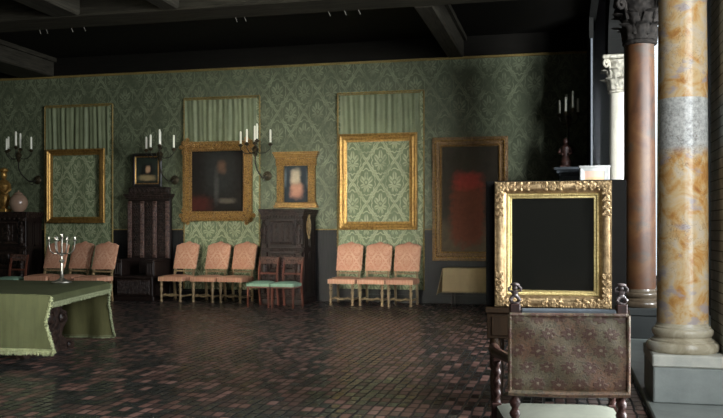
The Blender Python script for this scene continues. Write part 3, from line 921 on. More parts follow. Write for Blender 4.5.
for i in range(9): rosette(b, BX-bw+.08+(2*bw-.16)*i/8, BT+.178, .775, .045, 5)
b.build('crest', M['oakcarve'], th)
# small picture standing on the hall seat's crest
cm = canvas('black and ochre colour study', (.018,.024,.018), [(.0, .30, .16, .20, (.008,.007,.007), .4), (.02, .38, .05, .07, (.42,.24,.14), .5), (.0, .20, .17, .06, (.26,.20,.10), .5)])
cx_, zz_, w_, h_ = placed(131.5, 161.0, 156.5, 190.8, WALL-.30)
r_ = thing('framed_painting', 'small dark picture in black frame standing on the carved hall seat', 'painting', (cx_-.05, WALL-.15, BT+.25))
h_ = h_
fr = MB().frame(w_, h_, [(0,0),(0,.03),(.015,.042),(.055,.042),(.07,.026),(.07,0)]); fr.build('frame', M['ebony'], r_)
MB().frame(w_-.13, h_-.13, [(0,0),(0,.034),(.010,.038),(.024,.022),(.024,0)], None, .065).build('gilt_slip', M['gilt'], r_)
MB().box(-w_/2+.075, w_/2-.075, -.018, -.006, .075, h_-.075).build('canvas', cm, r_)

# little tabernacle frame over the carved cabinet
cx_, zz_, w_, h_ = placed(271.7, 319.2, 151.5, 208.0, WALL-.10)
r_ = thing('tabernacle_painting', 'small picture in a gilt architectural frame with cornice, above the cabinet with the gilt plate', 'painting', (cx_, WALL-.001, zz_))
b = MB(); hw = w_/2
for i in range(3): b.bbox(-hw+.06-.02*i, hw-.06+.02*i, -.10-.012*i, 0, h_-.13+.043*i, h_-.13+.043*(i+1), .006)
b.build('cornice', M['goldbrown'], r_)
b = MB().bbox(-hw+.08, hw-.08, -.085, 0, h_-.29, h_-.13, .006)
for i in range(9): rosette(b, -hw+.16+(w_-.32)*i/8, h_-.21, -.088, .045, 6)
b.build('frieze', M['giltdark'], r_)
for sg in (-1, 1):
    b = MB().bbox(sg*(hw-.175)-.075, sg*(hw-.175)+.075, -.085, 0, .12, h_-.29, .008)
    for j in range(9): rosette(b, sg*(hw-.175), .18+(h_-.53)*j/8, -.088, .035, 5)
    b.build('pilaster', M['giltdark'], r_)
b = MB().bbox(-hw+.07, hw-.07, -.095, 0, .06, .12, .006); b.bbox(-hw+.04, hw-.04, -.11, 0, 0, .06, .01); b.build('base_moulding', M['goldbrown'], r_)
cm = canvas('midnight blue and rose colour study', (.016,.020,.024), [(.0, .62, .24, .38, (.020,.026,.030), .4), (-.02, .62, .10, .16, (.44,.36,.25), .5), (.0, .36, .13, .14, (.42,.20,.13), .5), (-.24, .62, .03, .16, (.10,.12,.12), .6), (.24, .60, .03, .18, (.10,.12,.12), .6)])
MB().box(-hw+.24, hw-.24, -.03, -.012, .11, h_-.28).build('canvas', cm, r_)

# ------------------------------------------------------------------ chairs along the wall
def fcurve(u):      # serpentine top of the chair back
    return .030*math.cos((u-.5)*PI*2.0) + .010*math.cos((u-.5)*PI*6)
def rose_chair():
    root = thing('high_back_chair', 'x', 'chair', (0,0,0))
    # local: +y away from the viewer, the sitter faces -y
    sw, sd, sh = .265, .56, .52
    def seat_fn(u, v):
        e = (1-abs(2*u-1)**4)*(1-abs(2*v-1)**4)
        return (-sw+2*sw*u, v*sd, sh-.015+.035*e)
    MB().slab(seat_fn, 16, 16, (0,0,-.085)).build('seat', M['pinkseat'], root)
    def back_fn(u, v):
        x = -.255-.004*v + (.51+.008*v)*u
        z = .645 + (.52 + (fcurve(u)))*v
        e = (1-abs(2*u-1)**4)*(1-abs(2*v-1)**6)
        return (x, sd-.02 + .21*(z-.52)/.65 - .025*e, z)
    MB().slab(back_fn, 20, 20, (0,.05,.012)).build('backrest', M['pink'], root)
    for sx in (-1, 1):
        # turned front leg
        MB().lathe([(.026,0),(.034,.012),(.030,.04),(.020,.055),(.026,.07),(.030,.11),(.030,.135),(.020,.15),(.024,.19),(.034,.25),(.030,.28),(.018,.30),(.028,.315),(.032,.33),(.034,.36),(.024,.375),(.030,.39),(.032,.438)], (sx*.215, .045, 0), 12).build('leg', M['chairwood'], root)
        # rear leg runs up as the back post
        l = MB()
        l.prism([(sd+.02, 0),(sd+.06, 0),(sd+.015, .45),(sd+.215, 1.13),(sd+.18, 1.13),(sd-.03, .45)], 'x', sx*.215-.02, sx*.215+.02)
        l.build('leg', M['chairwood'], root)
        MB().bbox(sx*.215-.016, sx*.215+.016, .06, sd+.03, .10, .135, .006).build('stretcher', M['chairwood'], root)
    MB().tube([(-.215,.045,.125),(-.12,.045,.155),(-.03,.045,.12),(.03,.045,.12),(.12,.045,.155),(.215,.045,.125)], .016, 8).build('stretcher', M['chairwood'], root)
    MB().bbox(-.2, .2, .28, .31, .10, .13, .006).build('stretcher', M['chairwood'], root)
    MB().bbox(-.2, .2, sd-.005, sd+.03, .585, .62, .006).build('back_rail', M['chairwood'], root)
    return root
proto = rose_chair()
plan = [
 (36, 15.22, -4, 'rose high-back chair at far left, first of the three behind the green table'),
 (61.5, 15.22, -5, 'rose high-back chair behind the silver candelabrum, middle of the left three'),
 (86.5, 15.02, -3, 'rose high-back chair next to the carved hall seat, last of the left three'),
 (170.5, 15.66, -4, 'rose high-back chair just right of the carved hall seat, first under the ornate frame'),
 (202.5, 15.66, -5, 'rose high-back chair in the middle of the three under the ornate frame'),
 (230, 15.66, -5, 'rose high-back chair beside the mint-seated chairs, last under the ornate frame'),
 (341.5, 15.66, 0, 'rose high-back chair at the left of the three under the largest empty frame'),
 (371, 15.66, -1, 'rose high-back chair in the middle of the three under the largest empty frame'),
 (399.5, 15.66, -3, 'rose high-back chair at the right of the three, nearest the table with the tan cloth')]
for i, (px, yy, rz, lab) in enumerate(plan):
    o = proto if i == 0 else copy_tree(proto)
    o.location = (xs(px, yy), yy-.04, 0); o.rotation_euler = (0,0,R(rz)); o['label'] = lab
    o['group'] = 'rose damask chairs along the far wall'

def mint_chair():
    root = thing('side_chair', 'x', 'chair', (0,0,0))
    sw, sd, sh = .235, .45, .455
    def seat_fn(u, v):
        e = (1-abs(2*u-1)**4)*(1-abs(2*v-1)**4)
        k = sw*(1.0-.14*v)
        return (-k+2*k*u, v*sd, sh-.01+.045*e)
    MB().slab(seat_fn, 14, 14, (0,0,-.05)).build('seat', M['mint'], root)
    a = MB()
    a.bbox(-sw+.01, sw-.01, .01, .035, .365, .412, .006)
    for sx in (-1, 1): a.prism([(sx*(sw-.005), .01),(sx*(sw*.86-.005), sd),(sx*(sw*.86-.03), sd),(sx*(sw-.03), .01)], 'z', .365, .412)
    a.bbox(-sw*.86, sw*.86, sd-.03, sd-.004, .365, .412, .006)
    a.build('seat_rail', M['mahog'], root)
    for sx in (-1, 1):
        MB().prism([(sx*(sw-.045), .42),(sx*(sw-.004), .42),(sx*(sw-.012), 0),(sx*(sw-.034), 0)], 'y', .008, .045).build('leg', M['mahog'], root)
        MB().prism([(sd+.06, 0),(sd+.09, 0),(sd+.02, .42),(sd+.03, .60),(sd+.10, .93),(sd+.07, .93),(sd-.005, .60),(sd-.015, .42)], 'x', sx*.19-.017, sx*.19+.017).build('leg', M['mahog'], root)
    tr_ = MB()
    tr_.prism([(-.195,.80),(.195,.80),(.20,.92),(.10,.935),(0,.94),(-.10,.935),(-.20,.92)], 'y', sd+.055, sd+.085)
    for i in range(7): rosette(tr_, -.15+.05*i, .865, sd+.05, .022, 5)
    tr_.build('crest_rail', M['oakred'], root)
    MB().bbox(-.185, .185, sd+.01, sd+.035, .60, .635, .006).build('back_rail', M['mahog'], root)
    return root
mproto = mint_chair()
for i, (px, yy, rz, lab) in enumerate([
  (257.5, 14.90, -5, 'red mahogany side chair with mint seat, left one in front of the carved cabinet'),
  (282, 14.86, -6, 'red mahogany side chair with mint seat, right one in front of the carved cabinet'),
  (3.5, 15.1, 0, 'red mahogany side chair with mint seat cut by the left edge, beyond the green table')]):
    o = mproto if i == 0 else copy_tree(mproto)
    o.location = (xs(px, yy), yy, 0); o.rotation_euler = (0,0,R(rz)); o['label'] = lab
    o['group'] = 'mahogany chairs with mint seats'

# ------------------------------------------------------------------ things on the left cabinet
P = at(18.5, 211, 15.98); top1 = zt1
j = thing('lidded_jar', 'round mauve-brown lidded jar standing on the left carved cabinet', 'jar', (P.x, P.y, top1))
MB().lathe([(.05,0),(.10,.004),(.155,.06),(.19,.15),(.195,.22),(.17,.30),(.12,.36),(.085,.375)], (0,0,0), 28).build('bowl', M['jar'], j)
MB().lathe([(.09,.372),(.10,.378),(.085,.40),(.05,.425),(.015,.435),(.022,.45),(.012,.468)], (0,0,0), 24).build('lid', M['jar'], j)
P = at(4.0, 211, 15.98)
g_ = MB()
g_.bbox(-.12, .12, -.10, .10, 0, .07, .01)
g_.lathe([(.10,.07),(.07,.10),(.11,.16),(.14,.26),(.11,.36),(.075,.42),(.12,.50),(.14,.58),(.10,.66),(.06,.70)], (0,0,0), 18)
g_.ball((0,-.01,.80), .085, (.85,.9,1.15), 14, 10)
for sg in (-1, 1):
    g_.tube([(sg*.12,0,.60),(sg*.17,-.03,.48),(sg*.12,-.11,.40),(sg*.03,-.14,.44)], [.04,.035,.03,.028], 8)
    g_.ball((sg*.06, -.10, .24), .06, (1,.8,1.6), 8, 6)
g_.lathe([(.07,.86),(.095,.88),(.085,.93),(.03,.96)], (0,0,0), 12)
tag(g_.build('gilt_statuette', M['gilt'], None, (P.x, P.y, top1)), 'gilded carved bust-like statuette on the left carved cabinet, beside the round jar', 'statuette')

# ------------------------------------------------------------------ green velvet table with silver candelabrum
TZ = .76
c0 = Vector((-5.24, 7.84)); c1 = Vector((-5.80, 9.98))       # near and far corner of the open end
XF = -9.2
tb = thing('trestle_table', 'dark carved trestle table under the green velvet cloth, scrolled end showing', 'table', (-7.4, 8.9, 0))
MB().bbox(-1.72, 1.51, -.92, .92, TZ-.06, TZ-.008, .01).build('tabletop', M['oak'], tb)
KY = lambda P: [(a*.78-.10, b) for a, b in P]
prof = KY([(-.62,0),(.62,0),(.66,.05),(.60,.11),(.40,.13),(.30,.20),(.36,.28),(.46,.36),(.44,.46),(.30,.50),(.34,.58),(.48,.64),(.50,TZ-.06),(-.50,TZ-.06),(-.48,.64),(-.34,.58),(-.30,.50),(-.44,.46),(-.46,.36),(-.36,.28),(-.30,.20),(-.40,.13),(-.60,.11),(-.66,.05)])
for xx in (1.46, -1.4):
    l = MB().prism(prof, 'x', xx-.05, xx+.05)
    for (yy, zz, r) in ((-.33,.40,.06),(.13,.40,.06),(-.1,.42,.09),(-.45,.06,.04),(.28,.06,.04)):
        k = MB(); l.M = Matrix.Translation((xx+.045, yy, zz)) @ Matrix.Rotation(R(90), 4, 'Y')
        l.lathe([(r,0),(r,.02),(r*.75,.03),(r*.6,.015),(r*.3,.03),(r*.1,.035)], (0,0,0), 16)
        l.M = Matrix.Identity(4)
    l.build('trestle_end', M['oakcarve'], tb)
MB().bbox(-1.35, 1.41, -.05, .05, .14, .24, .01).build('stretcher', M['oak'], tb)

clo = tag(bpy.data.objects.new('tablecloth', None), 'heavy green velvet cloth with pale fringe draped over the long table at left', 'tablecloth')
COL.objects.link(clo); clo.location = (-7.4, 8.9, TZ)
L = lambda x, y, z: (x+7.4, y-8.9, z-TZ)
def top_fn(u, v):
    e = c0.lerp(c1, v)
    x = XF + (e.x-XF)*u; y = 7.84 + (9.98-7.84)*v
    dr = -.03*max(0, (u-.96)/.04)**2*(.4+.6*v)
    dz = .006*math.sin(x*3.1+y*2) + dr
    return L(x, y, TZ+.018+dz)
MB().slab(top_fn, 60, 24, (0,0,-.018)).build('top_cloth', M['tablegreen'], clo)
def drop(y, xe, zb, name, m, amp, sgn, flare):
    def fn(u, v):       # v = 0 at the top
        x = XF + (xe-XF)*u
        s_ = math.sin(x*7.3)*.5 + math.sin(x*13.1+1)*.3 + math.sin(x*3.1+2)*.4
        edge = max(0, (u-.9)/.1)
        k = 0
        for (va, oa), (vb, ob) in zip(flare[:-1], flare[1:]):
            if va <= v <= vb: k = oa + (ob-oa)*(v-va)/(vb-va)
        return L(x + k*edge**2, y + sgn*(.012 + amp*s_*v + .05*v), TZ+.012 + (zb-TZ)*v - .03*edge**2*(1-v))
    return MB().slab(fn, 90, 14, (0, -.014*sgn, 0)).build(name, m, clo), fn
o, f1 = drop(7.84, c0.x+.005, .165, 'front_drape', M['tablegreen'], .016, -1, [(0,0),(.2,-.025),(.45,-.055),(.7,-.01),(1,.06)])
o, f2 = drop(9.98, c1.x, .028, 'back_drape', M['lining'], .10, 1, [(0,.0),(.3,-.06),(.7,-.05),(1,-.02)])
# fringes: many short tassel loops along each hem and the open edges
def fringe(pts_fn, n, ln, nm):
    b = MB()
    for i in range(n):
        p = Vector(pts_fn(i/(n-1)))
        d = ln*(.85+.3*random.random())
        b.tube([p+Vector((0,0,.012)), p+Vector((random.uniform(-.006,.006), random.uniform(-.006,.006), -d*.5)), p+Vector((random.uniform(-.012,.012), random.uniform(-.008,.008), -d))], [.013,.012,.006], 5)
    pts = [Vector(pts_fn(i/60))+Vector((0,0,.015)) for i in range(61)]
    b.tube(pts, .017, 6)
    return b.build('fringe', M['fringe'], clo)
fringe(lambda k: f1(k, 1.0), 230, .04, 'f')
fringe(lambda k: f2(k, 1.0), 190, .022, 'f')
fringe(lambda k: Vector(top_fn(1.0, k)) + Vector((.016,0,-.10)), 110, .028, 'f')
for ff in (f1, f2):
    b = MB(); pts = []; rs = []
    for i in range(41):
        p = Vector(ff(1.0, i/40)); pts.append(p + Vector((.012 + .006*random.random(), .01*random.uniform(-1,1), 0))); rs.append(.014 if i % 2 else .022)
    b.tube(pts, rs, 7)
    b.build('edge_fringe', M['fringe'], clo)
# short valance strip across the open end, just under the tabletop edge
def val_fn(u, v):
    p = Vector(top_fn(1.0, u)); return p + Vector((.006 + .010*math.sin(u*21)*v, 0, -.012-.085*v))
MB().slab(val_fn, 40, 4, (-.012,0,0)).build('end_valance', M['tablegreen'], clo)

P = onz(61.8, 283.0, TZ+.02)
cd = thing('silver_candelabrum', 'branched silver candelabrum without candles, standing on the green velvet table', 'candelabrum', (P.x, P.y, TZ+.022), R(13))
MB().lathe([(.10,0),(.125,.004),(.12,.018),(.085,.03),(.05,.045),(.03,.06),(.02,.075)], (0,0,0), 24).build('base', M['silver'], cd)
MB().lathe([(.018,.07),(.030,.09),(.018,.11),(.014,.15),(.020,.22),(.016,.25),(.032,.27),(.034,.285),(.016,.30),(.013,.34),(.030,.355),(.022,.375),(.012,.39),(.012,.56),(.02,.565)], (0,0,0), 16).build('stem', M['silver'], cd)
MB().lathe([(.012,0),(.026,.012),(.028,.02),(.018,.024),(.018,.055),(.022,.06),(.008,.06)], (0,0,.56), 14).build('cup', M['silver'], cd)
for a in (0, 80, 150, 180, 260, 320):
    d = Vector((math.cos(R(a)), math.sin(R(a)), 0))
    rr = .165 if a in (0, 180) else .12
    pts = [Vector((0,0,.365))]
    for j in range(9):
        q = j/8; aa = -PI/2 + q*PI/2
        pts.append(d*(rr*.45 + rr*.55*math.cos(aa)) + Vector((0,0,.43 + .06*math.sin(aa) + .10*q**3)))
    MB().tube(pts, .0075, 7).build('branch', M['silver'], cd)
    e = pts[-1]
    MB().lathe([(.010,-.005),(.024,.01),(.025,.018),(.016,.022),(.016,.05),(.02,.055),(.008,.055)], e, 12).build('cup', M['silver'], cd)

# ------------------------------------------------------------------ small table with tan cloth below the tall picture
yt = 15.75
xa, xb = xs(443, yt), xs(497, yt); zt_ = zs(465, 268.7, yt)
wt = xb-xa
st = thing('side_table', 'small thin-legged table under the tan cloth, below the tall red-brown picture', 'table', ((xa+xb)/2, yt, 0))
MB().bbox(-wt/2+.02, wt/2-.02, .02, .52, zt_-.035, zt_-.006, .006).build('tabletop', M['oak'], st)
for (lx, ly) in ((-wt/2+.16, .05), (wt/2-.16, .05), (-wt/2+.16, .47), (wt/2-.16, .47)):
    MB().lathe([(.018,0),(.026,.012),(.014,.05),(.013,zt_-.08),(.022,zt_-.06),(.022,zt_-.03)], (lx, ly, 0), 10).build('leg', M['iron'], st)
zb_ = zs(465, 291.8, yt)-zt_
cl = thing('tablecloth', 'plain tan cloth hanging over the small table below the tall red-brown picture', 'tablecloth', ((xa+xb)/2, yt, zt_))
MB().slab(lambda u, v: (-wt/2+wt*u, -.01+.56*v, .004+.003*math.sin(u*9)), 20, 8, (0,0,-.009)).build('top_cloth', M['beige'], cl)
MB().slab(lambda u, v: (-wt/2-.012*v+(wt+.024*v)*u, -.012-.012*v*math.sin(u*17)-.015*v, .003+zb_*v+.006*math.sin(u*25)*v), 50, 8, (0,.009,0)).build('front_drape', M['beige'], cl)
MB().slab(lambda u, v: (-wt/2-.01-.11*v*(1-.5*u)-.02*v*math.sin(u*9), -.02+.56*u, .003+(zb_-.07*(1-u))*v), 24, 8, (.009,0,0)).build('side_drape', M['beige'], cl)
b = MB()
for i in range(70):
    u = i/69; x = -wt/2-.012+(wt+.024)*u
    b.tube([(x, -.022-.012*math.sin(u*17), zb_+.012), (x+random.uniform(-.005,.005), -.024-.012*math.sin(u*17), zb_-.022)], [.006,.003], 4)
b.build('fringe', M['beige'], cl)

# ------------------------------------------------------------------ dark right corner: tall cabinet, statuette, small bright panel
yk = 15.35
xa, xb = xs(553, yk), xs(584.5, yk); zk = zs(565, 167, yk)
wk = xb-xa; hk = wk/2
tc = thing('tall_cabinet', 'tall near-black cabinet with stepped blue-grey cornice in the dark right corner', 'cabinet', ((xa+xb)/2, yk, 0))
MB().bbox(-hk+.10, hk-.06, .08, 1.1, .0, zk-.30, .01).build('body', M['ebony'], tc)
b = MB()
b.bbox(-hk+.12, hk-.06, .06, 1.1, zk-.42, zk-.16, .008)
for i in range(3): b.bbox(-hk+.10-.045*i, hk-.06+.02*i, .04-.035*i, 1.1, zk-.16+.053*i, zk-.16+.053*(i+1), .01)
for i in range(5): rosette(b, -hk+.20+(wk-.34)*i/4, zk-.28, .055, .05, 6)
b.build('cornice', M['slate'], tc)
for sg in (-1, 1):
    d = MB().bbox(-.005 if sg > 0 else -hk+.14, hk-.10 if sg > 0 else -.015, .055, .085, .15, zk-.48, .008).build('door', M['ebony'], tc)
    MB().ball((sg*.03-.01, .045, 1.2), .018, (1,1,1), 8, 6).build('knob', M['bronze'], d)
P = at(565.5, 166, yk+.35)
g_ = MB()
g_.bbox(-.10, .10, -.08, .08, 0, .05, .01)
g_.lathe([(.08,.05),(.10,.12),(.06,.22),(.085,.32),(.09,.38),(.04,.43)], (0,0,0), 14)
g_.ball((0,-.01,.49), .055, (.9,.9,1.15), 12, 8)
for sg in (-1, 1): g_.tube([(sg*.08,0,.37),(sg*.12,-.03,.28),(sg*.05,-.09,.25)], .022, 7)
tag(g_.build('statuette', M['terracotta'], None, (P.x, yk+.35, zk)), 'dark reddish carved statuette standing on the tall cabinet with the blue-grey cornice', 'statuette')
ye = EW-.01
xa, xb = xs(580.3, 15.9), xs(611, 15.9)
ze = zs(595, 165.5, 15.9)
wp = xb - (CEX+.20); xm = CEX+.20
wp = .50
pn = thing('painted_panel', 'small pink and teal panel in broad grey frame before the pale column', 'painting', (xs(594.5, 15.0), 15.02, 0))
wp = xs(610, 15.0)-xs(579.5, 15.0); zpt = zs(594, 165.5, 15.0)
# a waist-high grey stand carries the panel
MB().bbox(-wp/2+.03, wp/2-.03, .02, .11, 0, zpt-.62, .01).build('stand', M['slate'], pn)
b = MB().frame(wp, .62, [(0,0),(0,.02),(.02,.04),(.05,.03),(.09,.02),(.09,0)], None, zpt-.62); b.M = Matrix.Identity(4)
b.bbox(-wp/2-.01, wp/2+.01, -.05, .10, zpt-.045, zpt, .01)
b.box(-wp/2, wp/2, 0, .10, zpt-.62, zpt-.045)
b.build('frame', M['greyframe'], pn)
cm = canvas('rose and teal colour study', (.62,.42,.33), [(.0, zpt-.24, .17, .04, (.66,.46,.25), .5), (-.08, zpt-.31, .06, .06, (.14,.24,.26), .4), (.08, zpt-.31, .06, .06, (.14,.24,.26), .4)], .12)
MB().box(-wp/2+.085, wp/2-.085, -.012, .002, zpt-.53, zpt-.085).build('picture', cm, pn)

# ------------------------------------------------------------------ pegs on the ceiling girder
for i, (px, py, l_) in enumerate(((38.5, 31.5, 5), (45.5, 31, 5), (70.5, 29.5, 6), (83, 29, 4.5), (234.5, 17, 5), (243.5, 16.5, 5), (327.5, 8, 5.5), (343.5, 6.5, 4.5), (357.5, 5.5, 6))):
    A = at(px, py, 12.64); A.z = BZ+.02
    b = MB().tube([(0,0,.02), (.045, 0, -.09)], .005, 6)
    labs = ['first', 'second', 'third', 'fourth', 'fifth', 'sixth', 'seventh', 'eighth', 'last']
    tag(b.build('pale_peg', M['peg'], None, (A.x, A.y, A.z)), 'thin pale peg slanting from the underside of the girder, %s of nine from the left' % labs[i], 'peg', 'pegs under the ceiling girder')

# ------------------------------------------------------------------ desk with the glazed gilt frame
yd = 6.50
xa, xb = xs(494.3, yd), xs(612.0, yd)
zt_, zb_ = zs(553, 181, yd), zs(553, 308, yd)
wf, hf = xb-xa, zt_-zb_
ex0, ex1 = xs(486, yd+.05), xs(629, yd+.05)
DZ = zb_
dk = thing('writing_desk', 'dark brown desk with deep apron carrying the glazed gilt frame', 'desk', ((ex0+ex1)/2, yd, 0))
hd = (ex1-ex0)/2
MB().bbox(-hd, hd, -.04, .56, DZ-.045, DZ-.002, .006).build('desktop', M['deskwood'], dk)
ap = MB().bbox(-hd+.012, hd-.012, -.02, .53, DZ-.24, DZ-.045, .006).build('apron', M['deskwood'], dk)
for sg in (-1, 1):
    d = MB().bbox(-hd+.05 if sg < 0 else .02, -.02 if sg < 0 else hd-.05, -.032, -.018, DZ-.215, DZ-.07, .004).build('drawer', M['deskwood'], dk)
    MB().ball((sg*hd*.5, -.042, DZ-.145), .014, (1,1,1), 8, 6).build('knob', M['bronze'], d)
    for yy in (.02, .47):
        MB().lathe([(.030,0),(.040,.02),(.025,.05),(.032,.2),(.040,.34),(.028,.38),(.04,.40),(.04,DZ-.24)], (sg*(hd-.07), yy, 0), 14).build('leg', M['deskwood'], dk)
    MB().bbox(sg*(hd-.07)-.02, sg*(hd-.07)+.02, .02, .47, .10, .14, .006).build('stretcher', M['deskwood'], dk)
# black board behind the frame
bx0, bx1 = xs(486.5, yd+.12), xs(626, yd+.12)
bt = zs(553, 180.6, yd+.12)
b = MB().bbox(bx0, bx1, yd+.075, yd+.20, DZ, bt, .006)
b.v = [p - Vector(((bx0+bx1)/2, yd+.1, DZ)) for p in b.v]
tag(b.build('display_board', M['blackboard'], None, ((bx0+bx1)/2, yd+.1, DZ)), 'black upright board on the desk, standing behind the glazed gilt frame', 'board')
gf = thing('glazed_picture_frame', 'gilt carved frame around black glass, standing on the desk in the right foreground', 'picture frame', ((xa+xb)/2, yd+.06, DZ))
B = .135
o_ = MB().frame(wf, hf, [(0,0),(0,.05),(.008,.066),(.022,.075),(.04,.078),(.058,.070),(.075,.050),(.090,.040),(.090,0)])
leafrow(o_, wf, hf, .010, .070, .0075, .020)
o_.build('outer_moulding', M['giltbright'], gf)
i_ = MB().frame(wf-.18, hf-.18, [(0,0),(0,.036),(.006,.044),(.016,.040),(.026,.030),(.034,.032),(.040,.024),(.040,0)], None, .09)
leafrow(i_, wf-.18, hf-.18, .012, .042, .0055, .016) if False else None
leafrow(i_, wf, hf, .103, .042, .0055, .016)
i_.build('inner_moulding', M['giltinner'], gf)
def scrollwork(x, z, dx, dz, n):
    """carved strapwork running from a corner along one side"""
    b = MB()
    for i in range(n):
        c_ = Vector((x+dx*(.045+.052*i) + (.045 if dx == 0 else 0)*0, -.076, z+dz*(.045+.052*i)))
        r0 = .024
        pts = []
        for j in range(14):
            q = j/13; rad = r0*(1-.65*q); aa = q*PI*3.0 + (PI if i % 2 else 0)
            pts.append(c_ + Vector((rad*math.cos(aa), -.004*q, rad*math.sin(aa))))
        b.tube(pts, .006, 6)
        b.ball(c_ + Vector((dx*.026, -.002, dz*.026)), .010, (1,.6,1), 7, 5)
        for sg in (-1, 1):
            b.ball(c_ + Vector((dz*.024*sg+dx*.012, 0, dx*.024*sg+dz*.012)), .010, (1.3,.6,1.3), 6, 4)
    return b
for (sx, x) in ((1, -wf/2), (-1, wf/2)):
    for (sz, z) in ((1, 0), (-1, hf)):
        b = scrollwork(x+sx*.04, z+sz*.04, sx, 0, 4); k = scrollwork(x+sx*.04, z+sz*.04, 0, sz, 4)
        off = len(b.v); b.v += k.v; b.f += [tuple(i+off for i in f) for f in k.f]; b.sm += k.sm
        rosette(b, x+sx*.045, z+sz*.045, -.078, .040, 8)
        b.build('corner_ornament', M['giltbright'], gf)
for (x, z, dx, dz) in ((0, .04, 1, 0), (0, hf-.04, 1, 0)):
    b = scrollwork(x-.10, z, 1, 0, 3); rosette(b, x, z, -.078, .034, 8); b.build('centre_ornament', M['giltbright'], gf)
MB().box(-wf/2+.125, wf/2-.125, -.022, -.012, .125, hf-.125).build('black_glass', M['blackglass'], gf)

# ------------------------------------------------------------------ armchair seen from behind, in front of the desk
ZC = 4.15
u0 = (568.0-CX)/F
base = Vector((-ZC*SN + u0*ZC*CS, ZC*CS + u0*ZC*SN, 0))
ac = thing('leather_armchair', 'old armchair seen from behind, stamped flowered leather back and carved figure finials', 'chair', base, R(8.0))
ph_ = .257
ztop, zbot = 1.034, .655
def lb(u, v):
    e = (1-abs(2*u-1)**8)*(1-abs(2*v-1)**8)
    return (-.284+.568*u, -.022 - .012*e - .004*math.sin(u*11+v*7), zbot+(ztop-zbot)*v)
MB().slab(lb, 30, 20, (0,.055,0)).build('backrest', M['leather'], ac)
b = MB()
for (p, q) in (((-.284,zbot),(-.284,ztop)),((-.284,ztop),(.284,ztop)),((.284,zbot),(.284,ztop))):
    b.tube([(p[0],-.026,p[1]),(q[0],-.026,q[1])], .010, 8)
b.tube([(-.292,-.02,zbot-.003),(0,-.024,zbot-.008),(.292,-.02,zbot-.003)], .018, 8)
b.build('backrest_binding', M['leather'], ac)
MB().bbox(-.23, .23, -.018, .03, ztop-.002, ztop+.028, .008).build('top_rail', M['slate'], ac)
for sg in (-1, 1):
    x = sg*ph_
    p = MB().bbox(x-.026, x+.026, -.016, .028, .655, ztop+.052, .005)
    p.twist((x, .012, 0), .026, .49, .66, 1.6, 14, 26)
    p.bbox(x-.028, x+.028, -.018, .042, .40, .49, .005)
    p.twist((x, .012, 0), .026, .12, .40, 2.6, 14, 40)
    p.bbox(x-.030, x+.030, -.022, .046, 0, .12, .006)
    p.build('rear_post', M['redwood'], ac)
    # finial: little figure holding a cushion on its head with both hands
    f_ = MB(); f_.M = Matrix.Translation((x, .012, ztop+.050)) @ Matrix.Diagonal((.84, .84, .70, 1)); z0 = 0
    f_.lathe([(.022,0),(.026,.008),(.020,.016)], (0,0,z0), 12)
    for s2 in (-1, 1):
        f_.tube([(s2*.016,0,z0+.010),(s2*.026,-.016,z0+.030),(s2*.013,-.004,z0+.052)], [.011,.012,.012], 8)
        f_.tube([(s2*.016,0,z0+.088),(s2*.034,-.004,z0+.094),(s2*.036,-.004,z0+.112),(s2*.022,-.002,z0+.126)], [.008,.0075,.007,.007], 7)
    f_.lathe([(.016,.045),(.018,.058),(.015,.068),(.020,.082),(.021,.090),(.010,.097),(.009,.102)], (0,0,z0), 12, True, 1.1, .85)
    f_.ball((0,-.002,z0+.112), .016, (.95,.95,1.1), 12, 8)
    f_.lathe([(.012,.126),(.027,.130),(.030,.137),(.024,.145),(.012,.149)], (0,0,z0), 14)
    f_.build('finial', M['finial'], ac)
    # front leg and arm
    xf = sg*.315
    l = MB().bbox(xf-.026, xf+.026, .50, .555, 0, .12, .006)
    l.twist((xf, .527, 0), .026, .12, .38, 2.4, 14, 36)
    l.bbox(xf-.028, xf+.028, .50, .556, .38, .49, .005)
    l.twist((xf, .527, 0), .024, .49, .72, 2.0, 14, 30)
    l.bbox(xf-.024, xf+.024, .50, .552, .72, .762, .005)
    l.build('front_leg', M['redwood'], ac)
    a = MB().tube([(x,.03,.79),(x+sg*.012,.18,.785),(x+sg*.03,.34,.775),(xf+sg*.004,.48,.775),(xf+sg*.012,.57,.785),(xf+sg*.014,.615,.772),(xf+sg*.014,.610,.745),(xf+sg*.013,.585,.742)], [.022,.024,.026,.030,.032,.028,.022,.014], 10)
    a.build('armrest', M['redwood'], ac)
    MB().bbox(x-.014, x+.014, .03, .51, .20, .235, .006).build('stretcher', M['redwood'], ac) if False else None
    MB().tube([(x,.03,.22),(xf,.51,.22)], .016, 8).build('stretcher', M['redwood'], ac)
def stf(u, v):
    e = (1-abs(2*u-1)**6)*(1-abs(2*v-1)**6)
    k = .285+.035*v
    return (-k+2*k*u, .01+.56*v, .475+.022*e)
MB().slab(stf, 20, 16, (0,0,-.07)).build('seat', M['seatpale'], ac)
MB().tube([(-.29,.26,.22),(.29,.26,.22)], .014, 8).build('stretcher', M['redwood'], ac)

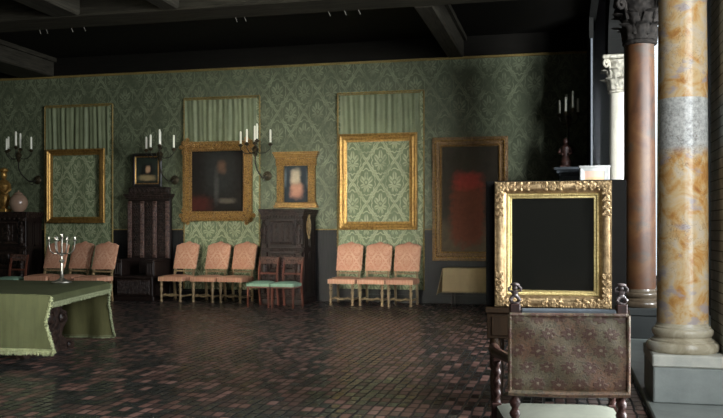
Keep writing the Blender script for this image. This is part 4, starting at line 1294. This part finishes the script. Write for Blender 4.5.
# ------------------------------------------------------------------ light: daylight through the bay windows
wd = bpy.data.worlds.new('World'); sc.world = wd; wd.use_nodes = True
bg = wd.node_tree.nodes['Background']; bg.inputs[0].default_value = (.86,.95,1.0,1); bg.inputs[1].default_value = 1.6
def window_light(name, y0, y1, power, x=XB-.02, tilt=0, spin=0, z0=.55, z1=4.9, col=(.92,.97,1.0), spread=180):
    l = bpy.data.lights.new(name, 'AREA'); l.shape = 'RECTANGLE'; l.size = z1-z0; l.size_y = y1-y0
    l.energy = power; l.color = col; l.spread = R(spread)
    o = bpy.data.objects.new(name, l); COL.objects.link(o)
    o.location = (x, (y0+y1)/2, (z0+z1)/2)
    d = Vector((-1, math.tan(R(spin)), -math.tan(R(tilt)))).normalized()
    o.rotation_euler = d.to_track_quat('-Z', 'Y').to_euler()
    # keep the long side along the wall
    zax = -d; yax = Vector((0,0,1)).cross(zax).normalized(); xax = yax.cross(zax)
    o.rotation_euler = Matrix((xax, yax, zax)).transposed().to_euler()
    return o
window_light('window_daylight', -2.9, -.4, 170, spin=25, tilt=8)
window_light('window_daylight', 0.6, 2.6, 110, spin=25, tilt=8)
window_light('window_daylight', 3.6, 5.7, 190, spin=10, tilt=8)
window_light('sky_daylight', 4.3, 9.2, 5700, x=XB+3.2, spin=20, tilt=5, z0=2.0, z1=4.7)
window_light('window_daylight', 8.6, 9.2, 12, x=1.95, spin=82, tilt=0, z0=1.4, z1=4.2, spread=32)
l = bpy.data.lights.new('window_daylight', 'AREA'); l.shape = 'RECTANGLE'; l.size = 1.5; l.size_y = 2.5
l.energy = 78; l.color = (1.0,.99,.88); l.spread = R(19)
o = bpy.data.objects.new('window_daylight', l); COL.objects.link(o)
o.location = (-3.75, YB+.06, 2.1)
o.rotation_euler = (Vector((-5.2, 16.6, 1.3)) - o.location).to_track_quat('-Z', 'Y').to_euler()

# ------------------------------------------------------------------ camera
cd_ = bpy.data.cameras.new('camera'); cam = bpy.data.objects.new('camera', cd_); COL.objects.link(cam)
cam.location = (0, 0, EYE); cam.rotation_euler = (R(90), 0, YAW)
cd_.sensor_width = 36; cd_.lens = F/723*36; cd_.shift_y = (HZ-209)/723; cd_.clip_start = .05; cd_.clip_end = 200
sc.camera = cam
sc.view_settings.view_transform = 'Standard'; sc.view_settings.look = 'None'
sc.view_settings.gamma = 1; sc.view_settings.use_curve_mapping = False
sc.view_settings.exposure = 0.0
try: sc.cycles.use_denoising = True
except Exception: pass
sc.cycles.max_bounces = 8
